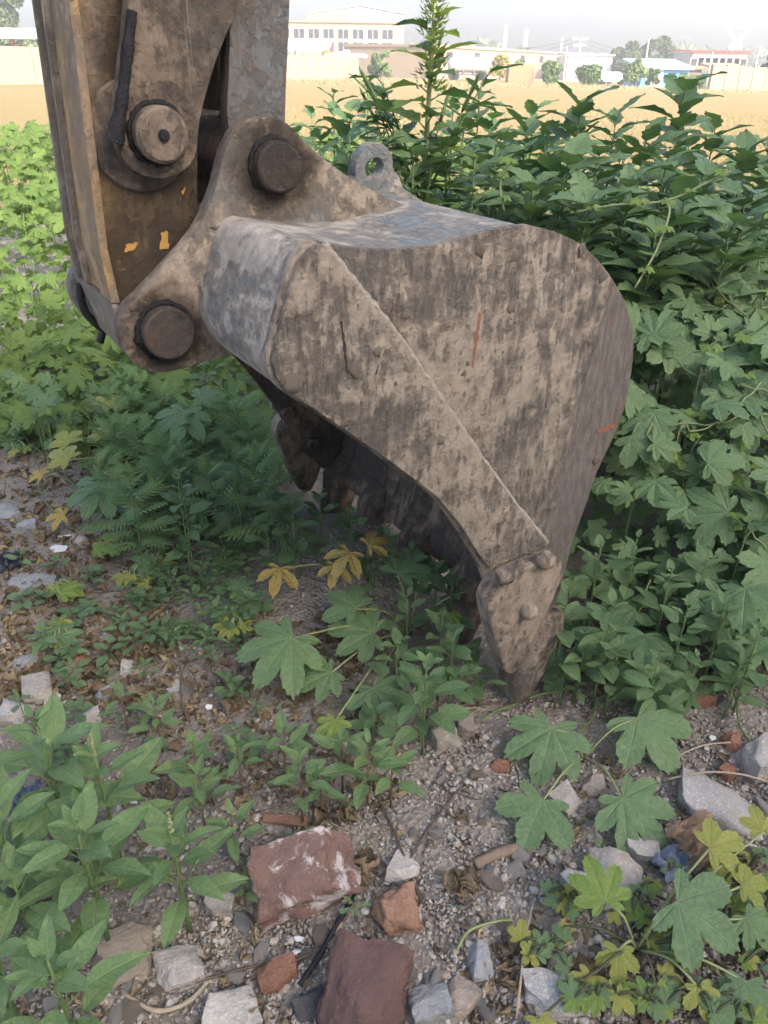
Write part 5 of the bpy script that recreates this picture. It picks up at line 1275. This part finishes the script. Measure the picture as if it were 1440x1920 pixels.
for i in range(298):
    x, y = rubble_px(pr_); p = on_ground(x, y); s = .010+.020*pr_.random()**2.2
    o = link('pebble', peb[pr_.randrange(16)]); o.location = (p.x, p.y, p.z+s*.22); o.rotation_euler = (pr_.uniform(-.4, .4), pr_.uniform(-.4, .4), pr_.uniform(0, 6.28)); o.scale = (s, s, s)
    tag(o, 'small angular pebble lying loose on the dusty rubble ground', 'pebble', 'loose pebbles on rubble ground')
def scatter(name, label, cat, tpls, places, mats_of, seed):
    """many small pieces as one mesh"""
    rr = random.Random(seed); VV = []; TT = []; MI = []; UU = []; b = 0; mats = []
    for v, f, mi, u in tpls:
        pass
    for (p, s, rot) in places:
        v, f, mi, u = tpls[rr.randrange(len(tpls))]
        Mx = np.array(rot.to_3x3())*s
        VV.append(v @ Mx.T+np.array(p)); TT.append(f+b); MI.append(np.full(len(f), mi)); b += len(v); UU.append(u)
    o = link(name, mesh_np(name, np.concatenate(VV), np.concatenate(TT), None, False, np.concatenate(UU) if UU[0] is not None else None, mats_of, np.concatenate(MI)))
    return tag(o, label, cat, None, 'stuff')
def tpl(me, mi):
    v = np.empty(len(me.vertices)*3, np.float32); me.vertices.foreach_get('co', v); l_ = np.empty(len(me.loops), np.int32); me.loops.foreach_get('vertex_index', l_)
    u = None
    if me.uv_layers: u = np.empty(len(me.loops)*2, np.float32); me.uv_layers[0].data.foreach_get('uv', u)
    return v.reshape(-1, 3), l_.reshape(-1, 3), mi, u
from mathutils import Euler
pl = []
for i in range(1500):
    x, y = rubble_px(pr_); p = on_ground(x, y); s = .006+.009*pr_.random()**1.6
    pl.append(((p.x, p.y, p.z+s*.25), s, Euler((pr_.uniform(-.5, .5), pr_.uniform(-.5, .5), pr_.uniform(0, 6.28))).to_matrix()))
scatter('coarse_gravel', 'coarse pale gravel lying between the larger rubble stones', 'gravel', [tpl(m_, i % 4) for i, m_ in enumerate(peb)], pl, [M_PALE, M_GREYST, M_PALE, M_TANST], 5)
gm = [M_GREYST, M_PALE, M_TANST, M_BLUEST, M_BRICK]
gt = [tpl(hull(100+i, 9, (1, .8, .6)), (0, 1, 2, 0, 1, 2, 3, 2, 1, 1, 2, 0)[i]) for i in range(12)]
pl = []
for i in range(27000):
    x, y = rubble_px(pr_)
    if pr_.random() < .3: x, y = pr_.uniform(-20, 1460), pr_.uniform(900, 1960)
    p = on_ground(x, y); s = .0022+.0085*pr_.random()**2.0
    pl.append(((p.x, p.y, p.z+s*.3), s, Euler((pr_.uniform(0, 6), pr_.uniform(0, 6), pr_.uniform(0, 6))).to_matrix()))
scatter('gravel', 'fine loose gravel and crumbs strewn over the dusty soil', 'gravel', gt, pl, gm, 1)
# ------------------------------------------------------------------ dry leaf litter
def crumple(seed):
    rr = random.Random(seed); V = []; T = []; UV = []
    nx_, ny_ = 6, 5
    ph = rr.uniform(0, 6); cu = rr.uniform(.8, 2.4)
    for i in range(nx_+1):
        for j in range(ny_+1):
            t_ = i/nx_; w = (j/ny_-.5)*2; hw = .42*math.sin(math.pi*(.08+.86*t_))*(1+.25*math.sin(i*3+seed))
            a = w*cu; x = t_-.5; y = hw*math.sin(a)/max(cu*.6, .5); z = hw*(1-math.cos(a))*.7+.14*math.sin(t_*5+ph)+.09*mn.noise(Vector((i*.9, j*.9, seed)))*2
            V.append((x, y, z)); 
    for i in range(nx_):
        for j in range(ny_):
            a = i*(ny_+1)+j; q = (a, a+ny_+1, a+ny_+2, a+1); T += [(q[0], q[1], q[2]), (q[0], q[2], q[3])]
    for f in T: UV += [(V[i][1], V[i][0]+.5) for i in f]
    return mesh_np('dry_leaf', V, np.array(T), M_DRY, True, UV)
crm = [crumple(i) for i in range(8)]
M_DRY2 = leafmat('dark_dry_leaf', (.10, .075, .048), (.165, .125, .08), (.2, .14, .08), (.2, .12, .05), .12, rough=.9); M_DRYP = leafmat('pale_straw_leaf', (.30, .24, .15), (.38, .31, .21), (.4, .33, .2), (.3, .22, .1), .12, rough=.9)
ct = [tpl(m_, i % 3) for i, m_ in enumerate(crm)]
pl = []
def litter_px(r_):
    k = r_.random()
    if k < .55: return r_.uniform(-30, 330), r_.uniform(790, 1330)
    if k < .75: return r_.uniform(250, 760), r_.uniform(1150, 1520)
    if k < .80: return r_.uniform(880, 1440), r_.uniform(1740, 1950)
    if k < .92: return r_.uniform(0, 1440), r_.uniform(1350, 1930)
    return r_.uniform(1050, 1440), r_.uniform(1150, 1300)
for i in range(3000):
    x, y = litter_px(pr_); p = on_ground(x, y); s = pr_.uniform(.012, .034)
    pl.append(((p.x, p.y, p.z+s*.12), s, Euler((pr_.uniform(-.9, .9), pr_.uniform(-.9, .9), pr_.uniform(0, 6.28))).to_matrix()))
scatter('leaf_litter', 'brown crumbly leaf litter covering the soil left of bucket', 'leaf litter', ct, pl, [M_DRY, M_DRY2, M_DRYP], 2)
for i in range(90):
    x, y = litter_px(pr_); p = on_ground(x, y); s = pr_.uniform(.035, .06)
    o = link('dry_leaf', crm[pr_.randrange(8)]); o.location = (p.x, p.y, p.z+s*.12); o.rotation_euler = (pr_.uniform(-.6, .6), pr_.uniform(-.6, .6), pr_.uniform(0, 6.28)); o.scale = (s, s, s)
    tag(o, 'curled brown dead leaf lying on the soil', 'dead leaf', 'curled dead leaves on soil')
for nm, (x0, x1, y0, y1, n_) in {'withered leaf cluster beside the mortared red brick': (655, 705, 1620, 1665, 12), 'withered leaf cluster on the rubble below large hop leaves': (840, 885, 1630, 1700, 10), 'withered brown vine leaves under the lower right hop plant': (940, 1010, 1770, 1860, 14), 'withered leaf cluster above the terracotta tile piece': (600, 660, 1520, 1560, 8)}.items():
    b = on_ground((x0+x1)/2, (y0+y1)/2); th = thing('withered_leaf_cluster', nm, 'dead leaves', None, b)
    MB().tube([(0, 0, -.01), (.01, .02, .03)], .002, 5).obj('stalk', M_STEMR, th)
    for _ in range(n_):
        p = on_ground(pr_.uniform(x0, x1), pr_.uniform(y0, y1)); s = pr_.uniform(.03, .05)
        link('leaf', crm[pr_.randrange(8)], th, Matrix.Translation(p-b+Vector((0, 0, s*.3))) @ Euler((pr_.uniform(-1, 1), pr_.uniform(-1, 1), pr_.uniform(0, 6))).to_matrix().to_4x4() @ Matrix.Diagonal((s, s, s, 1)))
# ------------------------------------------------------------------ twigs, stalks, strap, shards
M_TWIG = plain('twig', (.11, .085, .065), .9, 60, .35, .002); M_STALK = plain('dry_stalk', (.36, .30, .22), .9, 60, .3, .002); M_LOG = plain('dry_wood', (.20, .155, .115), .9, 50, .35, .004)
def stick_px(name, label, cat, pts, r_, mat, lift=.012, grp=None):
    P = [on_ground(x, y, lift if 0 < i < len(pts)-1 else lift*.4) for i, (x, y) in enumerate(pts)]
    o = MB().tube(smoothpath(P, 5), [r_*(1-.04*(i % 5)) for i in range((len(P)-1)*5+1)], 6).obj(name, mat, smooth=True)
    return tag(o, label, cat, grp)
stick_px('strap', 'black strap trailing from under the mortared red brick', 'strap', [(672, 1672), (640, 1720), (600, 1790), (562, 1848)], .0065, M_RUBBER, .012)
stick_px('twig', 'long thin dark twig crossing below orange brick piece', 'twig', [(440, 1845), (520, 1815), (600, 1780), (690, 1740)], .003, M_TWIG)
stick_px('twig', 'long dark twig running under the forked dry stalk', 'twig', [(270, 1870), (400, 1832), (520, 1800)], .003, M_TWIG)
stick_px('twig', 'long grey twig slanting above the speckled concrete flake', 'twig', [(700, 1480), (740, 1560), (770, 1640), (795, 1700)], .0035, M_TWIG)
stick_px('twig', 'bent grey twig crossing the slanting twig', 'twig', [(690, 1720), (750, 1640), (800, 1560), (860, 1480)], .003, M_TWIG)
stick_px('dry_stalk', 'forked pale dry stalk lying over white concrete lump', 'stalk', [(230, 1860), (290, 1895), (350, 1880), (390, 1840)], .005, M_STALK)
stick_px('dry_stalk', 'pale dry stalk leaning upright beside bluish oblong stone', 'stalk', [(1000, 1690), (985, 1760), (975, 1850), (968, 1910)], .0028, M_STALK, .03)
stick_px('dry_stalk', 'pale thin stalk stretched over the terrazzo slab', 'stalk', [(1250, 1462), (1320, 1448), (1390, 1452), (1450, 1470)], .0028, M_STALK, .05)
stick_px('dry_stalk', 'pale stalk curving beside the pinkish brick lump', 'stalk', [(1250, 1430), (1310, 1400), (1370, 1392), (1410, 1395)], .0025, M_STALK, .03)
stick_px('dry_stalk', 'brown stalk rising between plastic scrap and grey chunk', 'stalk', [(1260, 1552), (1285, 1590), (1305, 1622)], .004, M_STALK, .03)
stick_px('dry_log', 'splintered piece of dry wood below the left large hop leaf', 'wood', [(890, 1622), (930, 1602), (985, 1585)], .014, M_LOG, .01)
stick_px('dry_log', 'short grey stick lying by the orange brick chunk', 'wood', [(85, 1270), (120, 1275), (148, 1284)], .011, M_LOG, .012)
stick_px('twig', 'brown twig lying before the yellow wilting vine', 'twig', [(640, 1300), (610, 1190), (680, 1130)], .003, M_TWIG)
stick_px('twig', 'dark twig lying below the bucket tooth', 'twig', [(800, 1345), (870, 1322), (940, 1318)], .004, M_TWIG)
stick_px('dry_stalk', 'green grey creeping stem arching beside withered leaves', 'stalk', [(858, 1780), (880, 1745), (930, 1728), (960, 1726)], .003, M_STEMP, .03)
stick_px('bent_stem', 'thin brown stem standing bent in bare soil', 'stem', [(352, 1350), (338, 1300), (345, 1250), (370, 1235)], .0028, M_TWIG, .06)
stick_px('fallen_stem', 'thick green weed stem lying among the pale weed clump', 'stem', [(-20, 1625), (20, 1680), (60, 1745)], .012, M_STEMD, .05)
for i in range(130):
    x, y = (litter_px(pr_) if pr_.random() < .7 else rubble_px(pr_)); a = pr_.uniform(0, 6.28); l_ = pr_.uniform(20, 90)
    stick_px('dead_stem', 'thin dead stem lying loose on the soil', 'dead stem', [(x, y), (x+math.cos(a)*l_*.5+pr_.uniform(-8, 8), y+math.sin(a)*l_*.3), (x+math.cos(a)*l_, y+math.sin(a)*l_*.6)], pr_.uniform(.0009, .002), M_STALK if i % 2 else M_TWIG, .006, 'thin dead stems on soil')
# white glazed tile shards
M_SHARD = plain('white_glaze', (.72, .74, .75), .25, 10, .06)
for i, (x, y, s) in enumerate([(122, 1008, .035), (112, 1032, .04), (82, 1088, .022), (120, 1172, .02), (392, 1330, .016), (35, 1150, .025), (250, 1508, .014), (560, 1765, .012), (1335, 1388, .014), (1170, 1388, .012), (555, 1790, .01)]):
    a = pr_.uniform(0, 6); P = [(math.cos(a+q)*s*k, math.sin(a+q)*s*k*.7) for q, k in ((0, 1), (1.3, .6), (2.6, .9), (3.9, .7), (5.2, .8))]
    n_ = 5; mb = MB().add([(u, v, 0) for u, v in P]+[(u, v, .004) for u, v in P], [tuple(range(4, -1, -1)), tuple(range(5, 10))]+[(j, (j+1) % 5, 5+(j+1) % 5, 5+j) for j in range(5)])
    o = mb.obj('tile_shard', M_SHARD); p = on_ground(x, y); o.location = (p.x, p.y, p.z+.006); o.rotation_euler = (pr_.uniform(-.4, .3), pr_.uniform(-.3, .3), 0)
    tag(o, 'white glazed tile shard lying on the soil', 'shard', 'white tile shards')
# crumpled plastic scrap at the lower right
t = NT('plastic_film'); t.col((.30, .20, .13)); t.rough(.25); t.b.inputs['Alpha'].default_value = .75; M_FILM = t.m
def film(name, label, px, py, w, d, mat, seed, h=.05):
    V = []; T = []; n_ = 14
    for i in range(n_+1):
        for j in range(n_+1):
            x = (i/n_-.5)*w; y = (j/n_-.5)*d; V.append((x*(1+.3*mn.noise(Vector((j*.4, seed, 0)))), y, h*(.4+mn.noise(Vector((i*.35, j*.35, seed)))+.5*mn.noise(Vector((i*.8, j*.8, seed+3))))))
    for i in range(n_):
        for j in range(n_): a = i*(n_+1)+j; T.append((a, a+n_+1, a+n_+2, a+1))
    o = link(name, mesh_np(name, V, np.array(T), mat, True)); p = on_ground(px, py); o.location = (p.x, p.y, p.z+.015); o.rotation_euler = (.3, 0, .5); tag(o, label, 'scrap')
film('plastic_scrap', 'crumpled brownish plastic film beneath the terrazzo slab', 1300, 1590, .11, .10, M_FILM, 2)
t = NT('blue_film'); t.col((.16, .19, .26)); t.rough(.3); M_FILMB = t.m
film('plastic_scrap', 'dull blue plastic film next to brownish film', 1258, 1625, .09, .06, M_FILMB, 5, .03)
film('plastic_scrap', 'dark blue plastic scrap among the dry litter', 15, 1065, .09, .07, plain('dark_blue_film', (.03, .035, .055), .4), 8, .04)
film('plastic_scrap', 'faded blue plastic scrap under the pale weed clump', 55, 1505, .06, .05, plain('faded_blue', (.12, .16, .24), .5), 9, .03)
